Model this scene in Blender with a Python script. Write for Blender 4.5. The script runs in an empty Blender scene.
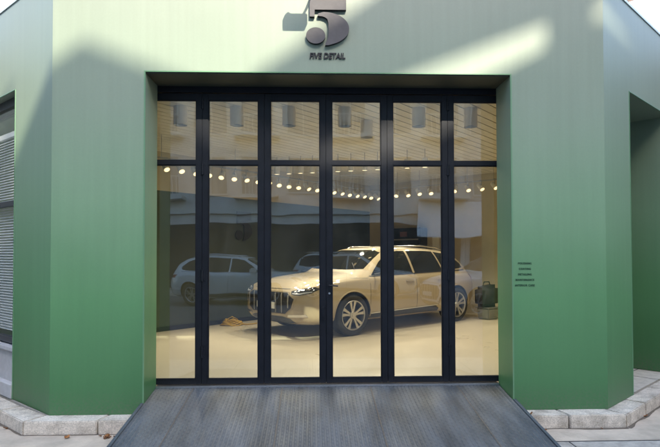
import bpy, bmesh, math, random
from mathutils import Vector, Matrix, noise
from mathutils.bvhtree import BVHTree
random.seed(7)
SC = bpy.context.scene
COL = SC.collection
R = math.radians

# ------------------------------------------------------------------ sun
SUN = Vector((0.35, -1.0, 0.79)).normalized()          # direction towards the sun
SX, SZ = 0.35, 0.79                                     # shift per metre of depth

# ------------------------------------------------------------------ materials
def nodes_of(name):
    m = bpy.data.materials.new(name); m.use_nodes = True
    nt = m.node_tree
    return m, nt, nt.nodes['Principled BSDF']

def mat(name, col, rough=0.5, metal=0.0, spec=0.5, var=0.0, vscale=3.0, stretch=(1, 1, 1), bump=0.0, bscale=60.0,
        coat=0.0, emit=None, estr=0.0, col2=None, rvar=0.0, coords='Object'):
    m, nt, b = nodes_of(name)
    b.inputs['Base Color'].default_value = (*col, 1)
    b.inputs['Roughness'].default_value = rough
    b.inputs['Metallic'].default_value = metal
    b.inputs['Specular IOR Level'].default_value = spec
    b.inputs['Coat Weight'].default_value = coat
    b.inputs['Coat Roughness'].default_value = 0.06
    if emit:
        b.inputs['Emission Color'].default_value = (*emit, 1); b.inputs['Emission Strength'].default_value = estr
    N = nt.nodes.new; L = nt.links.new
    tc = N('ShaderNodeTexCoord'); mp = N('ShaderNodeMapping'); L(tc.outputs[coords], mp.inputs[0])
    mp.inputs['Scale'].default_value = stretch
    if var > 0:
        n = N('ShaderNodeTexNoise'); n.inputs['Scale'].default_value = vscale; n.inputs['Detail'].default_value = 7
        n.inputs['Roughness'].default_value = 0.62
        L(mp.outputs[0], n.inputs['Vector'])
        r = N('ShaderNodeValToRGB'); L(n.outputs[0], r.inputs[0])
        c2 = col2 or tuple(max(0, c * (1 + var)) for c in col)
        c1 = tuple(max(0, c * (1 - var)) for c in col)
        r.color_ramp.elements[0].position = 0.32; r.color_ramp.elements[1].position = 0.68
        r.color_ramp.elements[0].color = (*c1, 1); r.color_ramp.elements[1].color = (*c2, 1)
        L(r.outputs[0], b.inputs['Base Color'])
        if rvar:
            mr = N('ShaderNodeMapRange'); L(n.outputs[0], mr.inputs[0])
            mr.inputs[1].default_value = .3; mr.inputs[2].default_value = .7
            mr.inputs[3].default_value = rough - rvar; mr.inputs[4].default_value = rough + rvar
            L(mr.outputs[0], b.inputs['Roughness'])
    if bump > 0:
        n2 = N('ShaderNodeTexNoise'); n2.inputs['Scale'].default_value = bscale; n2.inputs['Detail'].default_value = 5
        L(mp.outputs[0], n2.inputs['Vector'])
        bp = N('ShaderNodeBump'); bp.inputs['Strength'].default_value = bump; bp.inputs['Distance'].default_value = 0.01
        L(n2.outputs[0], bp.inputs['Height']); L(bp.outputs[0], b.inputs['Normal'])
    return m

def glass_mat(name, tint=(0.93, 0.96, 0.93), f0=0.076, rough=0.0):
    m = bpy.data.materials.new(name); m.use_nodes = True
    nt = m.node_tree; nt.nodes.clear(); N = nt.nodes.new; L = nt.links.new
    out = N('ShaderNodeOutputMaterial'); mix = N('ShaderNodeMixShader')
    t = N('ShaderNodeBsdfTransparent'); t.inputs[0].default_value = (*tint, 1)
    g = N('ShaderNodeBsdfGlossy'); g.inputs['Roughness'].default_value = rough; g.inputs[0].default_value = (1, 1, 1, 1)
    lw = N('ShaderNodeLayerWeight'); lw.inputs[0].default_value = 0.5
    p = N('ShaderNodeMath'); p.operation = 'POWER'; p.inputs[1].default_value = 5.0; L(lw.outputs['Facing'], p.inputs[0])
    mr = N('ShaderNodeMapRange'); L(p.outputs[0], mr.inputs[0]); mr.inputs[3].default_value = f0; mr.inputs[4].default_value = 1.0
    # old float glass is never perfectly flat
    tc = N('ShaderNodeTexCoord'); nz = N('ShaderNodeTexNoise'); nz.inputs['Scale'].default_value = 1.3
    L(tc.outputs['Object'], nz.inputs['Vector'])
    bp = N('ShaderNodeBump'); bp.inputs['Strength'].default_value = 0.12; bp.inputs['Distance'].default_value = 0.02
    L(nz.outputs[0], bp.inputs['Height']); L(bp.outputs[0], g.inputs['Normal'])
    L(mr.outputs[0], mix.inputs[0]); L(t.outputs[0], mix.inputs[1]); L(g.outputs[0], mix.inputs[2])
    # thin film of dust and wiping marks
    nd = N('ShaderNodeTexNoise'); nd.inputs['Scale'].default_value = 2.6; nd.inputs['Detail'].default_value = 8; nd.inputs['Distortion'].default_value = 1.5
    L(tc.outputs['Object'], nd.inputs['Vector'])
    md = N('ShaderNodeMapRange'); L(nd.outputs[0], md.inputs[0]); md.inputs[1].default_value = .4; md.inputs[2].default_value = .75
    md.inputs[3].default_value = .002; md.inputs[4].default_value = .016
    df = N('ShaderNodeBsdfDiffuse'); df.inputs[0].default_value = (.6, .6, .58, 1); mx2 = N('ShaderNodeMixShader')
    L(md.outputs[0], mx2.inputs[0]); L(mix.outputs[0], mx2.inputs[1]); L(df.outputs[0], mx2.inputs[2]); L(mx2.outputs[0], out.inputs[0])
    return m

def wall_paint(name, col):
    """satin green metal cladding: vertical weather streaks, faint clouding"""
    m, nt, b = nodes_of(name)
    N = nt.nodes.new; L = nt.links.new
    tc = N('ShaderNodeTexCoord')
    mp = N('ShaderNodeMapping'); mp.inputs['Scale'].default_value = (14, 14, 0.5); L(tc.outputs['Object'], mp.inputs[0])
    n1 = N('ShaderNodeTexNoise'); n1.inputs['Scale'].default_value = 1.0; n1.inputs['Detail'].default_value = 6; L(mp.outputs[0], n1.inputs['Vector'])
    n2 = N('ShaderNodeTexNoise'); n2.inputs['Scale'].default_value = 0.9; n2.inputs['Detail'].default_value = 4; L(tc.outputs['Object'], n2.inputs['Vector'])
    n3 = N('ShaderNodeTexNoise'); n3.inputs['Scale'].default_value = 45; n3.inputs['Detail'].default_value = 3; L(tc.outputs['Object'], n3.inputs['Vector'])
    a = N('ShaderNodeMath'); a.operation = 'ADD'; L(n1.outputs[0], a.inputs[0]); L(n2.outputs[0], a.inputs[1])
    a2 = N('ShaderNodeMath'); a2.operation = 'MULTIPLY_ADD'; L(n3.outputs[0], a2.inputs[0]); a2.inputs[1].default_value = 0.5; L(a.outputs[0], a2.inputs[2])
    r = N('ShaderNodeMapRange'); L(a2.outputs[0], r.inputs[0]); r.inputs[1].default_value = .9; r.inputs[2].default_value = 1.6
    r.inputs[3].default_value = .945; r.inputs[4].default_value = 1.055
    # base colour changes with height: deep green at the foot, pale sage at the parapet
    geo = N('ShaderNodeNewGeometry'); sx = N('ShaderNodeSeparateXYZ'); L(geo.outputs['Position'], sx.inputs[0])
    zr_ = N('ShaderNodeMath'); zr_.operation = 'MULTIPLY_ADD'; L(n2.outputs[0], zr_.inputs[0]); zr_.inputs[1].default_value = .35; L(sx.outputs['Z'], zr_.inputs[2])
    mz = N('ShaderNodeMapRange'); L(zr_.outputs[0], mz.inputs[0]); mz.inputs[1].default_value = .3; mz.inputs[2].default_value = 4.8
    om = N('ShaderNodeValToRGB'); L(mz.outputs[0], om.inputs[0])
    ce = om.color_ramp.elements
    for k, (zp, c_) in enumerate(HEIGHT_TONES):
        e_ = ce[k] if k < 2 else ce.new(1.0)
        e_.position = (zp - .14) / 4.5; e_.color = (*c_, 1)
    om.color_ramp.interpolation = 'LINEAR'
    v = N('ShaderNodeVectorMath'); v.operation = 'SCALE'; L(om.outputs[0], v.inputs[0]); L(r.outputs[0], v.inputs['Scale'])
    # splash dirt at the foot of the wall
    dz = N('ShaderNodeMapRange'); L(sx.outputs['Z'], dz.inputs[0]); dz.inputs[1].default_value = .14; dz.inputs[2].default_value = .42; dz.inputs[3].default_value = .55; dz.inputs[4].default_value = 0
    dn = N('ShaderNodeMapRange'); L(n3.outputs[0], dn.inputs[0]); dn.inputs[1].default_value = .42; dn.inputs[2].default_value = .62
    dm = N('ShaderNodeMath'); dm.operation = 'MULTIPLY'; L(dz.outputs[0], dm.inputs[0]); L(dn.outputs[0], dm.inputs[1])
    dx = N('ShaderNodeMix'); dx.data_type = 'RGBA'; L(dm.outputs[0], dx.inputs['Factor']); L(v.outputs[0], dx.inputs['A']); dx.inputs['B'].default_value = (.12, .13, .09, 1)
    L(dx.outputs['Result'], b.inputs['Base Color'])
    rr = N('ShaderNodeMapRange'); L(n2.outputs[0], rr.inputs[0]); rr.inputs[1].default_value = .3; rr.inputs[2].default_value = .7
    rr.inputs[3].default_value = WALL_ROUGH - .03; rr.inputs[4].default_value = WALL_ROUGH + .04
    L(rr.outputs[0], b.inputs['Roughness'])
    b.inputs['Specular IOR Level'].default_value = WALL_SPEC
    b.inputs['IOR'].default_value = 1.6
    n4 = N('ShaderNodeTexNoise'); n4.inputs['Scale'].default_value = 180; L(tc.outputs['Object'], n4.inputs['Vector'])
    bp = N('ShaderNodeBump'); bp.inputs['Strength'].default_value = .08; bp.inputs['Distance'].default_value = .004
    L(n4.outputs[0], bp.inputs['Height']); L(bp.outputs[0], b.inputs['Normal'])
    return m

WALL_ROUGH, WALL_SPEC = 0.45, 0.5
HEIGHT_TONES = [(.2, (.048, .162, .055)), (1.3, (.110, .275, .112)), (2.33, (.198, .328, .188)), (3.4, (.235, .300, .215)), (4.6, (.250, .285, .222))]
M = {}
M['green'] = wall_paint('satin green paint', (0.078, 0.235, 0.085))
M['trimgreen'] = mat('green corner bead', (0.13, 0.27, 0.14), .35, spec=.8)
M['black'] = mat('black painted steel', (0.008, 0.0095, 0.014), .42, spec=.35, var=.25, vscale=9, bump=.05)
M['silver'] = mat('brushed aluminium', (.62, .63, .65), .35, metal=1, var=.1, vscale=20)
M['glass'] = glass_mat('door glass')
M['winglass'] = glass_mat('side window glass', tint=(.97, .98, .97), f0=.03)
M['floor'] = mat('polished floor', (.58, .51, .39), .30, var=.02, vscale=.9, rvar=.04, bump=.02, bscale=30)
M['ceil'] = mat('ceiling board', (.50, .46, .37), .7, var=.08, vscale=3)
M['slat'] = mat('ceiling slat', (.66, .62, .51), .6, var=.08, vscale=3)
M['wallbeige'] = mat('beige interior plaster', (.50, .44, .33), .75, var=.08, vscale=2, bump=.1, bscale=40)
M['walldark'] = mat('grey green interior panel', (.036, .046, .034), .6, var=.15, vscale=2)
M['granite'] = mat('granite kerb', (.66, .585, .49), .8, var=.28, vscale=70, bump=.4, bscale=90)
_nt = M['granite'].node_tree; _b = _nt.nodes['Principled BSDF']
_src = _b.inputs['Base Color'].links[0].from_socket
_n = _nt.nodes.new('ShaderNodeTexNoise'); _n.inputs['Scale'].default_value = 4.5; _n.inputs['Detail'].default_value = 8; _n.inputs['Roughness'].default_value = .7
_tc = _nt.nodes.new('ShaderNodeTexCoord'); _nt.links.new(_tc.outputs['Object'], _n.inputs['Vector'])
_r = _nt.nodes.new('ShaderNodeValToRGB'); _r.color_ramp.elements[0].position = .38; _r.color_ramp.elements[0].color = (.52, .50, .47, 1); _r.color_ramp.elements[1].position = .56; _r.color_ramp.elements[1].color = (1, 1, 1, 1)
_nt.links.new(_n.outputs[0], _r.inputs[0])
_m = _nt.nodes.new('ShaderNodeMix'); _m.data_type = 'RGBA'; _m.blend_type = 'MULTIPLY'; _m.inputs['Factor'].default_value = .8
_nt.links.new(_src, _m.inputs['A']); _nt.links.new(_r.outputs[0], _m.inputs['B']); _nt.links.new(_m.outputs['Result'], _b.inputs['Base Color'])
M['concrete'] = mat('pale pavement concrete', (.50, .42, .325), .9, var=.26, vscale=2.2, bump=.5, bscale=60)
M['concrete2'] = mat('landing concrete slab', (.52, .48, .41), .88, var=.15, vscale=12, bump=.4, bscale=80)
M['asphalt'] = mat('road asphalt', (.16, .155, .15), .85, var=.3, vscale=30, bump=.6, bscale=150)
M['stucco'] = mat('pale grey stucco', (.50, .50, .50), .85, var=.08, vscale=14, bump=.5, bscale=120)
M['joint'] = mat('dark joint', (.04, .038, .034), .9)
M['mauve'] = mat('mauve grey sign face', (.080, .073, .074), .6, var=.16, vscale=7)
M['sideblk'] = mat('black sign side', (.012, .012, .014), .5)
M['lampwhite'] = mat('white lamp housing', (.72, .70, .64), .4)
M['lampcream'] = mat('cream lamp housing', (.80, .72, .58), .5)
M['lampgrey'] = mat('grey lamp housing', (.30, .30, .30), .45)
M['lampdark'] = mat('dark lamp mouth', (.05, .05, .05), .4)
M['bulb'] = mat('lit spotlight lens', (1, .9, .7), .4, emit=(1.0, .70, .36), estr=.42)
M['bulb2'] = mat('lit downlight lens', (1, .9, .7), .4, emit=(1.0, .78, .50), estr=.3)
M['blind'] = mat('white blind slat', (.82, .84, .82), .45)
M['paleGreen'] = mat('pale green interior board', (.50, .62, .42), .6)
M['red'] = mat('red card', (.45, .03, .03), .5)
M['yellow'] = mat('yellow cable sheath', (.55, .34, .04), .45)
M['bag'] = mat('black canvas', (.015, .015, .016), .8)
M['grey'] = mat('grey moulded plastic', (.22, .22, .21), .5)
M['leaf'] = mat('dry brown leaf', (.20, .085, .03), .8, var=.4, vscale=40, coords='Object')
M['leaf2'] = mat('dry orange leaf', (.36, .16, .05), .8)
M['white'] = mat('white board', (.72, .72, .70), .5)
M['screen'] = mat('dark cabinet glass', (.012, .013, .013), .15)

# ------------------------------------------------------------------ helpers
def link(o, parent=None):
    COL.objects.link(o)
    if parent: o.parent = parent
    return o

def tag(o, label=None, cat=None, group=None, kind=None):
    if label: o['label'] = label
    if cat: o['category'] = cat
    if group: o['group'] = group
    if kind: o['kind'] = kind
    return o

def empty(name, loc=(0, 0, 0), rz=0.0, label=None, cat=None, group=None):
    o = bpy.data.objects.new(name, None); o.location = loc; o.rotation_euler = (0, 0, rz); o.empty_display_size = .2
    link(o); return tag(o, label, cat, group)

def finish(name, bm, mats, parent=None, smooth=False, angle=None):
    bmesh.ops.recalc_face_normals(bm, faces=bm.faces)
    me = bpy.data.meshes.new(name); bm.to_mesh(me); bm.free()
    if not isinstance(mats, (list, tuple)): mats = [mats]
    for m in mats: me.materials.append(m)
    if smooth:
        me.polygons.foreach_set('use_smooth', [True] * len(me.polygons))
        if angle is not None:
            try: me.set_sharp_from_angle(angle=R(angle))
            except Exception: pass
    return link(bpy.data.objects.new(name, me), parent)

def box(bm, x0, x1, y0, y1, z0, z1, mi=0, bev=0.0):
    v = [bm.verts.new((x, y, z)) for z in (z0, z1) for y in (y0, y1) for x in (x0, x1)]
    fs = [(0, 1, 3, 2), (4, 6, 7, 5), (0, 4, 5, 1), (2, 3, 7, 6), (0, 2, 6, 4), (1, 5, 7, 3)]
    faces = [bm.faces.new([v[i] for i in f]) for f in fs]
    for f in faces: f.material_index = mi
    if bev > 0:
        es = list({e for f in faces for e in f.edges})
        bmesh.ops.bevel(bm, geom=es, offset=bev, segments=2, affect='EDGES', clamp_overlap=True)
    return v

def obox(bm, p, u, s0, s1, n0, n1, z0, z1, mi=0):
    """box along plan direction u from point p; n = left normal of u (offset n0..n1)"""
    u = Vector((u[0], u[1])).normalized(); n = Vector((-u.y, u.x)); p = Vector(p[:2])
    pts = [p + u * s0 + n * n0, p + u * s1 + n * n0, p + u * s1 + n * n1, p + u * s0 + n * n1]
    prism(bm, pts, z0, z1, mi)

def prism(bm, pts, z0, z1, mi=0):
    a = [bm.verts.new((p[0], p[1], z0)) for p in pts]; b = [bm.verts.new((p[0], p[1], z1)) for p in pts]
    n = len(pts)
    fs = [bm.faces.new(a[::-1]), bm.faces.new(b)]
    for i in range(n): fs.append(bm.faces.new((a[i], a[(i + 1) % n], b[(i + 1) % n], b[i])))
    for f in fs: f.material_index = mi
    return fs

def cyl(bm, c, axis, r0, r1, h, seg=24, mi=0, caps=True):
    axis = Vector(axis).normalized(); q = axis.to_track_quat('Z', 'Y'); c = Vector(c)
    a, b = [], []
    for i in range(seg):
        t = 2 * math.pi * i / seg
        a.append(bm.verts.new(c + q @ Vector((r0 * math.cos(t), r0 * math.sin(t), 0))))
        b.append(bm.verts.new(c + q @ Vector((r1 * math.cos(t), r1 * math.sin(t), h))))
    fs = [bm.faces.new((a[i], a[(i + 1) % seg], b[(i + 1) % seg], b[i])) for i in range(seg)]
    if caps: fs += [bm.faces.new(a[::-1]), bm.faces.new(b)]
    for f in fs: f.material_index = mi
    return fs

def tube(bm, pts, r, seg=8, mi=0, closed=False):
    rings = []
    n = len(pts); pts = [Vector(p) for p in pts]
    for i, p in enumerate(pts):
        if closed: d = pts[(i + 1) % n] - pts[i - 1]
        else: d = pts[min(i + 1, n - 1)] - pts[max(i - 1, 0)]
        q = d.normalized().to_track_quat('Z', 'Y')
        rings.append([bm.verts.new(p + q @ Vector((r * math.cos(2 * math.pi * k / seg), r * math.sin(2 * math.pi * k / seg), 0))) for k in range(seg)])
    for i in range(n if closed else n - 1):
        a, b = rings[i], rings[(i + 1) % n]
        # align rings
        off = min(range(seg), key=lambda o: (a[0].co - b[o].co).length)
        for k in range(seg):
            f = bm.faces.new((a[k], a[(k + 1) % seg], b[(k + 1 + off) % seg], b[(k + off) % seg])); f.material_index = mi
    if not closed:
        bm.faces.new(rings[0][::-1]).material_index = mi; bm.faces.new(rings[-1]).material_index = mi

def lathe(bm, prof, seg=48, c=(0, 0, 0), mi=0):
    """prof: (radius, y) pairs about the local Y axis"""
    rings = []
    for r, y in prof:
        rings.append([bm.verts.new((c[0] + r * math.cos(2 * math.pi * k / seg), c[1] + y, c[2] + r * math.sin(2 * math.pi * k / seg))) for k in range(seg)])
    for i in range(len(rings) - 1):
        for k in range(seg):
            bm.faces.new((rings[i][k], rings[i][(k + 1) % seg], rings[i + 1][(k + 1) % seg], rings[i + 1][k])).material_index = mi

def struct(name, bm, m, parent=None):
    o = finish(name, bm, m, parent); o['kind'] = 'structure'; return o

# ================================================================== SETTING
bm = bmesh.new()
v = [bm.verts.new(p) for p in ((-250, -250, 0), (250, -250, 0), (250, 250, 0), (-250, 250, 0))]; bm.faces.new(v)
struct('ground', bm, M['asphalt'])

# plan geometry of the angled side walls (X right, Y into the building)
UL, NL = Vector((-.74, .67)).normalized(), Vector((.67, .74)).normalized()
UR, NR = Vector((.74, .67)).normalized(), Vector((-.67, .74)).normalized()
L0, R0 = Vector((-2.665, 0)), Vector((3.10, 0))
ZT, ZO = 4.68, 3.66           # parapet top, opening head
sA, sB = .975, .80            # where the side openings begin
def PL(s, n=0.0): return L0 + UL * s + NL * n
def PR(s, n=0.0): return R0 + UR * s + NR * n

# pavement in front of the kerb
bm = bmesh.new()
pts = [Vector((-2.82, -.2)) + UL * 8, Vector((-2.82, -.2)), Vector((3.18, -.2)), Vector((3.18, -.2)) + UR * 8,
       Vector((3.18, -.2)) + UR * 8 + Vector((.9, -.9)), Vector((3.30, -.56)), Vector((-2.94, -.56)), Vector((-2.82, -.2)) + UL * 8 + Vector((-.9, -.9))]
bm.faces.new([bm.verts.new((p[0], p[1], .006)) for p in pts])
struct('pavement', bm, M['concrete'])
bm = bmesh.new()
prism(bm, [(-14, -2.6), (14, -2.6), (14, -.575), (-14, -.575)], -.05, .003)
for x in [i * 1.2 - 13.2 for i in range(23)]: box(bm, x, x + .012, -2.6, -.575, .0031, .0045, 1)
o = struct('outer_pavement', bm, [mat('outer pavement slab', (.40, .37, .32), .9, var=.25, vscale=9, bump=.6, bscale=90), M['joint']])

# kerb of granite blocks with open joints
bm = bmesh.new()
def kerb_run(p, u, lens, w, start=0.0):
    s = start
    for l in lens:
        a = [p + u * s, p + u * (s + l - .012)]
        n = Vector((-u.y, u.x))
        if n.y < 0: n = -n
        h = random.uniform(-.003, .003)
        fs = prism(bm, [a[0], a[1], a[1] + n * w, a[0] + n * w], 0.0, .137 + h)
        s += l
KL, KR = Vector((-2.82, -.2)), Vector((3.18, -.2))
# front run, left to right; corners are mitred
def quad(a, b, c, d, z=.138):
    prism(bm, [a, b, c, d], 0, z)
quad(KL, Vector((-2.115, -.2)), Vector((-2.07, .02)), Vector((-2.7, .02)))
quad(Vector((-2.10, -.2)), Vector((-1.70, -.2)), Vector((-1.70, .02)), Vector((-2.055, .02)), .139)
for i, (a, b) in enumerate(((-1.69, -.7), (-.688, .3), (.312, 1.3), (1.312, 2.068))):
    quad(Vector((a, -.2)), Vector((b, -.2)), Vector((b, .02)), Vector((a, .02)), .136)
quad(Vector((2.08, -.2)), Vector((2.585, -.2)), Vector((2.54, .02)), Vector((2.08, .02)), .137)
quad(Vector((2.60, -.2)), KR, Vector((3.06, .02)), Vector((2.555, .02)), .139)
for p0, u in ((KL, UL), (KR, UR)):
    n = Vector((-u.y, u.x)); n = n if n.y > 0 else -n
    s = .004
    for i, l in enumerate((.62, .98, 1.02, .98, 1.0, 1.0)):
        i0 = p0 + n * .21 + u * (s + (.115 if i == 0 else 0) * (-0.0))
        a, b = p0 + u * s, p0 + u * (s + l - .013)
        c, d = b + n * .21, (p0 + u * s + n * .21)
        if i == 0: d = Vector((-2.708, .022)) if u.x < 0 else Vector((3.068, .022))
        prism(bm, [a, b, c, d], 0, .1385 + random.uniform(-.002, .002)); s += l
bmesh.ops.bevel(bm, geom=bm.edges[:], offset=.009, segments=2, affect='EDGES', clamp_overlap=True)
struct('kerb', bm, M['granite'])
# grime gathered along the foot of the kerb
gm, nt, b = nodes_of('kerb grime')
nt.nodes['Principled BSDF'].inputs['Base Color'].default_value = (.14, .115, .085, 1); b.inputs['Roughness'].default_value = .95
bm = bmesh.new(); rg = random.Random(3)
def grime(p0, p1, n_out):
    L_ = (p1 - p0).length; k = int(L_ / .03); u_ = (p1 - p0) / k
    prev = None
    for i in range(k + 1):
        q = p0 + u_ * i; wd = .012 + .030 * max(0, noise.noise(Vector((q.x * 3.1, q.y * 3.1, 0))) + .35) + rg.uniform(0, .006)
        a_ = bm.verts.new((q.x, q.y, .0085)); c_ = bm.verts.new((q.x + n_out.x * wd, q.y + n_out.y * wd, .0085))
        if prev: bm.faces.new((prev[0], a_, c_, prev[1]))
        prev = (a_, c_)
grime(KL, KR, Vector((0, -1))); grime(KL, KL + UL * 5, -NL); grime(KR, KR + UR * 5, -NR)
o = finish('kerb_dirt', bm, gm); o['kind'] = 'stuff'

# landing slabs between kerb and walls (and under the side recesses)
bm = bmesh.new()
kl2, kr2 = KL + NL * .215, KR + NR * .215
prism(bm, [Vector((-2.7, .03)), kl2 + UL * 6, kl2 + UL * 6 + NL * 2.2, Vector((-2.0, 1.2))], .0, .134)
prism(bm, [Vector((3.06, .03)), Vector((2.6, 1.0)), kr2 + UR * 6 + NR * 2.2, kr2 + UR * 6], .0, .134)
prism(bm, [Vector((-2.69, .03)), Vector((-2.0, 1.0)), Vector((2.6, 1.0)), Vector((3.05, .03))], .0, .133)
# paving joint lines
for s in (.35, .95, 1.9, 2.85):
    for P in (PR, PL):
        a = P(s, .02); b = P(s, 1.4); w = (P(s + .012, .02) - a)
        prism(bm, [a, a + w, b + w, b], .134, .1352, 1)
for P in (PR, PL):
    a, b = P(.3, .42), P(5, .42); w = P(.3, .432) - a
    prism(bm, [a, b, b + w, a + w], .1355, .1365, 1)
struct('landing', bm, [M['concrete2'], M['joint']])

# ================================================================== SHOP BUILDING
shop = empty('shop_building', (0, 0, 0), 0, 'green painted corner shop front around a wide black glazed folding door', 'shop building')
XO0, XO1 = -1.72, 2.095
bm = bmesh.new()
ZB = .1405
# left pier with its angled flank, right pier likewise
prism(bm, [(XO0, 0), (XO0, .44), (-1.98, .44), (-1.98, .62), PL(sA, .38), PL(sA), L0], ZB, ZT)
prism(bm, [(XO1, 0), R0, PR(sB), PR(sB, .38), (2.34, .62), (2.34, .44), (XO1, .44)], ZB, ZT)
prism(bm, [(XO0, 0), (XO1, 0), (XO1, .44), (XO0, .44)], ZO, ZT)
prism(bm, [(-1.98, .442), (2.32, .442), (2.32, .62), (-1.98, .62)], 3.70, ZT)
# side lintels and far piers
LE, RE = 3.6, 2.42
prism(bm, [PL(sA), PL(sA, .38), PL(LE, .38), PL(LE)], ZO, ZT)
prism(bm, [PL(LE), PL(LE, .38), PL(6, .38), PL(6)], ZB, ZT)
prism(bm, [PR(sB), PR(RE), PR(RE, .38), PR(sB, .38)], ZO, ZT)
prism(bm, [PR(RE), PR(6), PR(6, 1.4), PR(RE, 1.4)], ZB, ZT)
for f in bm.faces: f.smooth = False
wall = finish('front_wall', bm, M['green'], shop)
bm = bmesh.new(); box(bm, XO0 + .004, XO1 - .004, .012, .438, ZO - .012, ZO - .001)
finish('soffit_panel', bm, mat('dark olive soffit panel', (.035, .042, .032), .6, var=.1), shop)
# right recess: back wall, near jamb lining, soffit
bm = bmesh.new()
prism(bm, [PR(sB - .1, 1.30), PR(RE, 1.30), PR(RE, 1.4), PR(sB - .1, 1.4)], ZB, ZO)
prism(bm, [PR(sB - .1, .381), PR(sB - .003, .381), PR(sB - .003, 1.299), PR(sB - .1, 1.299)], ZB, ZO)
prism(bm, [PR(sB - .1, .381), PR(RE, .381), PR(RE, 1.4), PR(sB - .1, 1.4)], ZO + .001, ZO + .1)
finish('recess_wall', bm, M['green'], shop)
# dark side door at the back of the recess
bm = bmesh.new(); obox(bm, PR(0, 0), UR, 1.05, 2.05, 1.25, 1.30, .15, 2.45)
sd = finish('side_door', bm, M['black'], shop)
bm = bmesh.new(); obox(bm, PR(0, 0), UR, 1.13, 1.16, 1.20, 1.249, 1.1, 1.5); finish('handle', bm, M['silver'], sd)
# corner beads catching light along the opening and the wall corners
bm = bmesh.new(); t = .006; w = .012
box(bm, XO0 - w, XO0 + .002, -t * .5, .006, .142, ZO - .001)
box(bm, XO1 - .002, XO1 + w, -t * .5, .006, .142, ZO - .001)
box(bm, XO0 - w, XO1 + w, -t * .5, .006, ZO, ZO + w)
for P in (PL(sA), PR(sB)):
    cyl(bm, (P.x, P.y, .142), (0, 0, 1), .007, .007, ZO - .142, 8)
tube(bm, [(*PL(sA, -.001), ZO), (*PL(LE, -.001), ZO)], .007, 6)
tube(bm, [(*PR(sB, -.001), ZO), (*PR(RE, -.001), ZO)], .007, 6)
finish('corner_bead', bm, M['trimgreen'], shop)
# parapet cappings
bm = bmesh.new()
prism(bm, [PL(6, -.012), L0 + Vector((-.005, -.012)), R0 + Vector((.005, -.012)), PR(6, -.012), PR(6, .4), Vector((2.9, .45)), Vector((-2.5, .45)), PL(6, .4)], ZT + .001, ZT + .03)
finish('parapet_capping', bm, mat('pale capping', (.62, .66, .62), .4, metal=.3), shop)
# flat roof
bm = bmesh.new()
prism(bm, [(-2.5, .5), (2.9, .5), PR(5.5, .45), (9, 7), (1.65, 13), (-8, 5), PL(5.5, .45)], 4.3, 4.4)
finish('flat_roof', bm, M['asphalt'], shop)

# left shop window -------------------------------------------------
win = empty('shop_window', (0, 0, 0)); win.parent = shop
bm = bmesh.new()
obox(bm, PL(0), -UL, -LE, -sA, 0.1000, 0.1600, .72, .79); obox(bm, PL(0), -UL, -LE, -sA, 0.1000, 0.1600, 3.56, ZO)
obox(bm, PL(0), -UL, -LE, -sA, 0.0950, 0.1650, 2.36, 2.42)
for s in (sA + .03, 2.28, LE - .03): obox(bm, PL(0), -UL, -s - .03, -s + .03, 0.0980, 0.1620, .79, 3.56)
finish('window_frame', bm, mat('grey window frame', (.05, .055, .06), .4), win)
bm = bmesh.new(); obox(bm, PL(0), -UL, -LE + .05, -sA - .05, 0.1280, 0.1350, .79, 3.56); finish('pane', bm, M['winglass'], win)
bm = bmesh.new()
z = .84
while z < 3.2:
    a, b = PL(sA + .07, .19), PL(LE - .07, .19); c, d = PL(LE - .07, .216), PL(sA + .07, .216)
    vs = [bm.verts.new((a.x, a.y, z)), bm.verts.new((b.x, b.y, z)), bm.verts.new((c.x, c.y, z + .024)), bm.verts.new((d.x, d.y, z + .024))]
    vs2 = [bm.verts.new((q.co.x, q.co.y, q.co.z + .0015)) for q in vs]
    bm.faces.new(vs[::-1]); bm.faces.new(vs2)
    for i in range(4): bm.faces.new((vs[i], vs[(i + 1) % 4], vs2[(i + 1) % 4], vs2[i]))
    z += .034
for s in (1.3, 1.9, 2.6, 3.2):
    p = PL(s, .203); cyl(bm, (p.x, p.y, .82), (0, 0, 1), .002, .002, 2.45, 6)
obox(bm, PL(0), -UL, -LE + .07, -sA - .07, 0.1800, 0.2250, 3.24, 3.30)
bl = finish('venetian_blind', bm, M['blind'], win)
bm = bmesh.new()
obox(bm, PL(0), -UL, -LE, -sA, 0.0600, 0.3800, .141, .66)
finish('lower_wall', bm, M['stucco'], shop)
bm = bmesh.new()
obox(bm, PL(0), -UL, -LE, -sA, 0.0200, 0.3000, .661, .70)
finish('window_sill', bm, M['stucco'], shop)
bm = bmesh.new()
obox(bm, PL(0), -UL, -LE, -sA, -0.0200, 0.0590, .1405, .30); bmesh.ops.bevel(bm, geom=bm.edges[:], offset=.006, segments=1, affect='EDGES')
finish('plinth', bm, M['stucco'], shop)
# small room behind the blind
bm = bmesh.new()
prism(bm, [PL(sA - .0, 1.0), PL(LE, 1.0), PL(LE, 1.04), PL(sA, 1.04)], .3, 3.6)
prism(bm, [PL(sA - .04, .40), PL(sA - .01, .40), PL(sA - .01, 1.0), PL(sA - .04, 1.0)], .3, 3.6)
prism(bm, [PL(sA, .40), PL(LE, .40), PL(LE, 1.0), PL(sA, 1.0)], .60, .62)
prism(bm, [PL(LE, .40), PL(LE + .03, .40), PL(LE + .03, 1.04), PL(LE, 1.04)], .3, 3.66)
prism(bm, [PL(sA - .03, .385), PL(LE, .385), PL(LE, 1.03), PL(sA - .03, 1.03)], 3.615, 3.65)
finish('window_room', bm, M['paleGreen'], shop)
p = PL(1.25, .62)
bm = bmesh.new(); prism(bm, [(-.08, -.08), (.08, -.08), (.08, .08), (-.08, .08)], 0, .3); prism(bm, [(-.05, -.05), (.05, -.05), (.05, .05), (-.05, .05)], .3, .42, 1)
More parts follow.
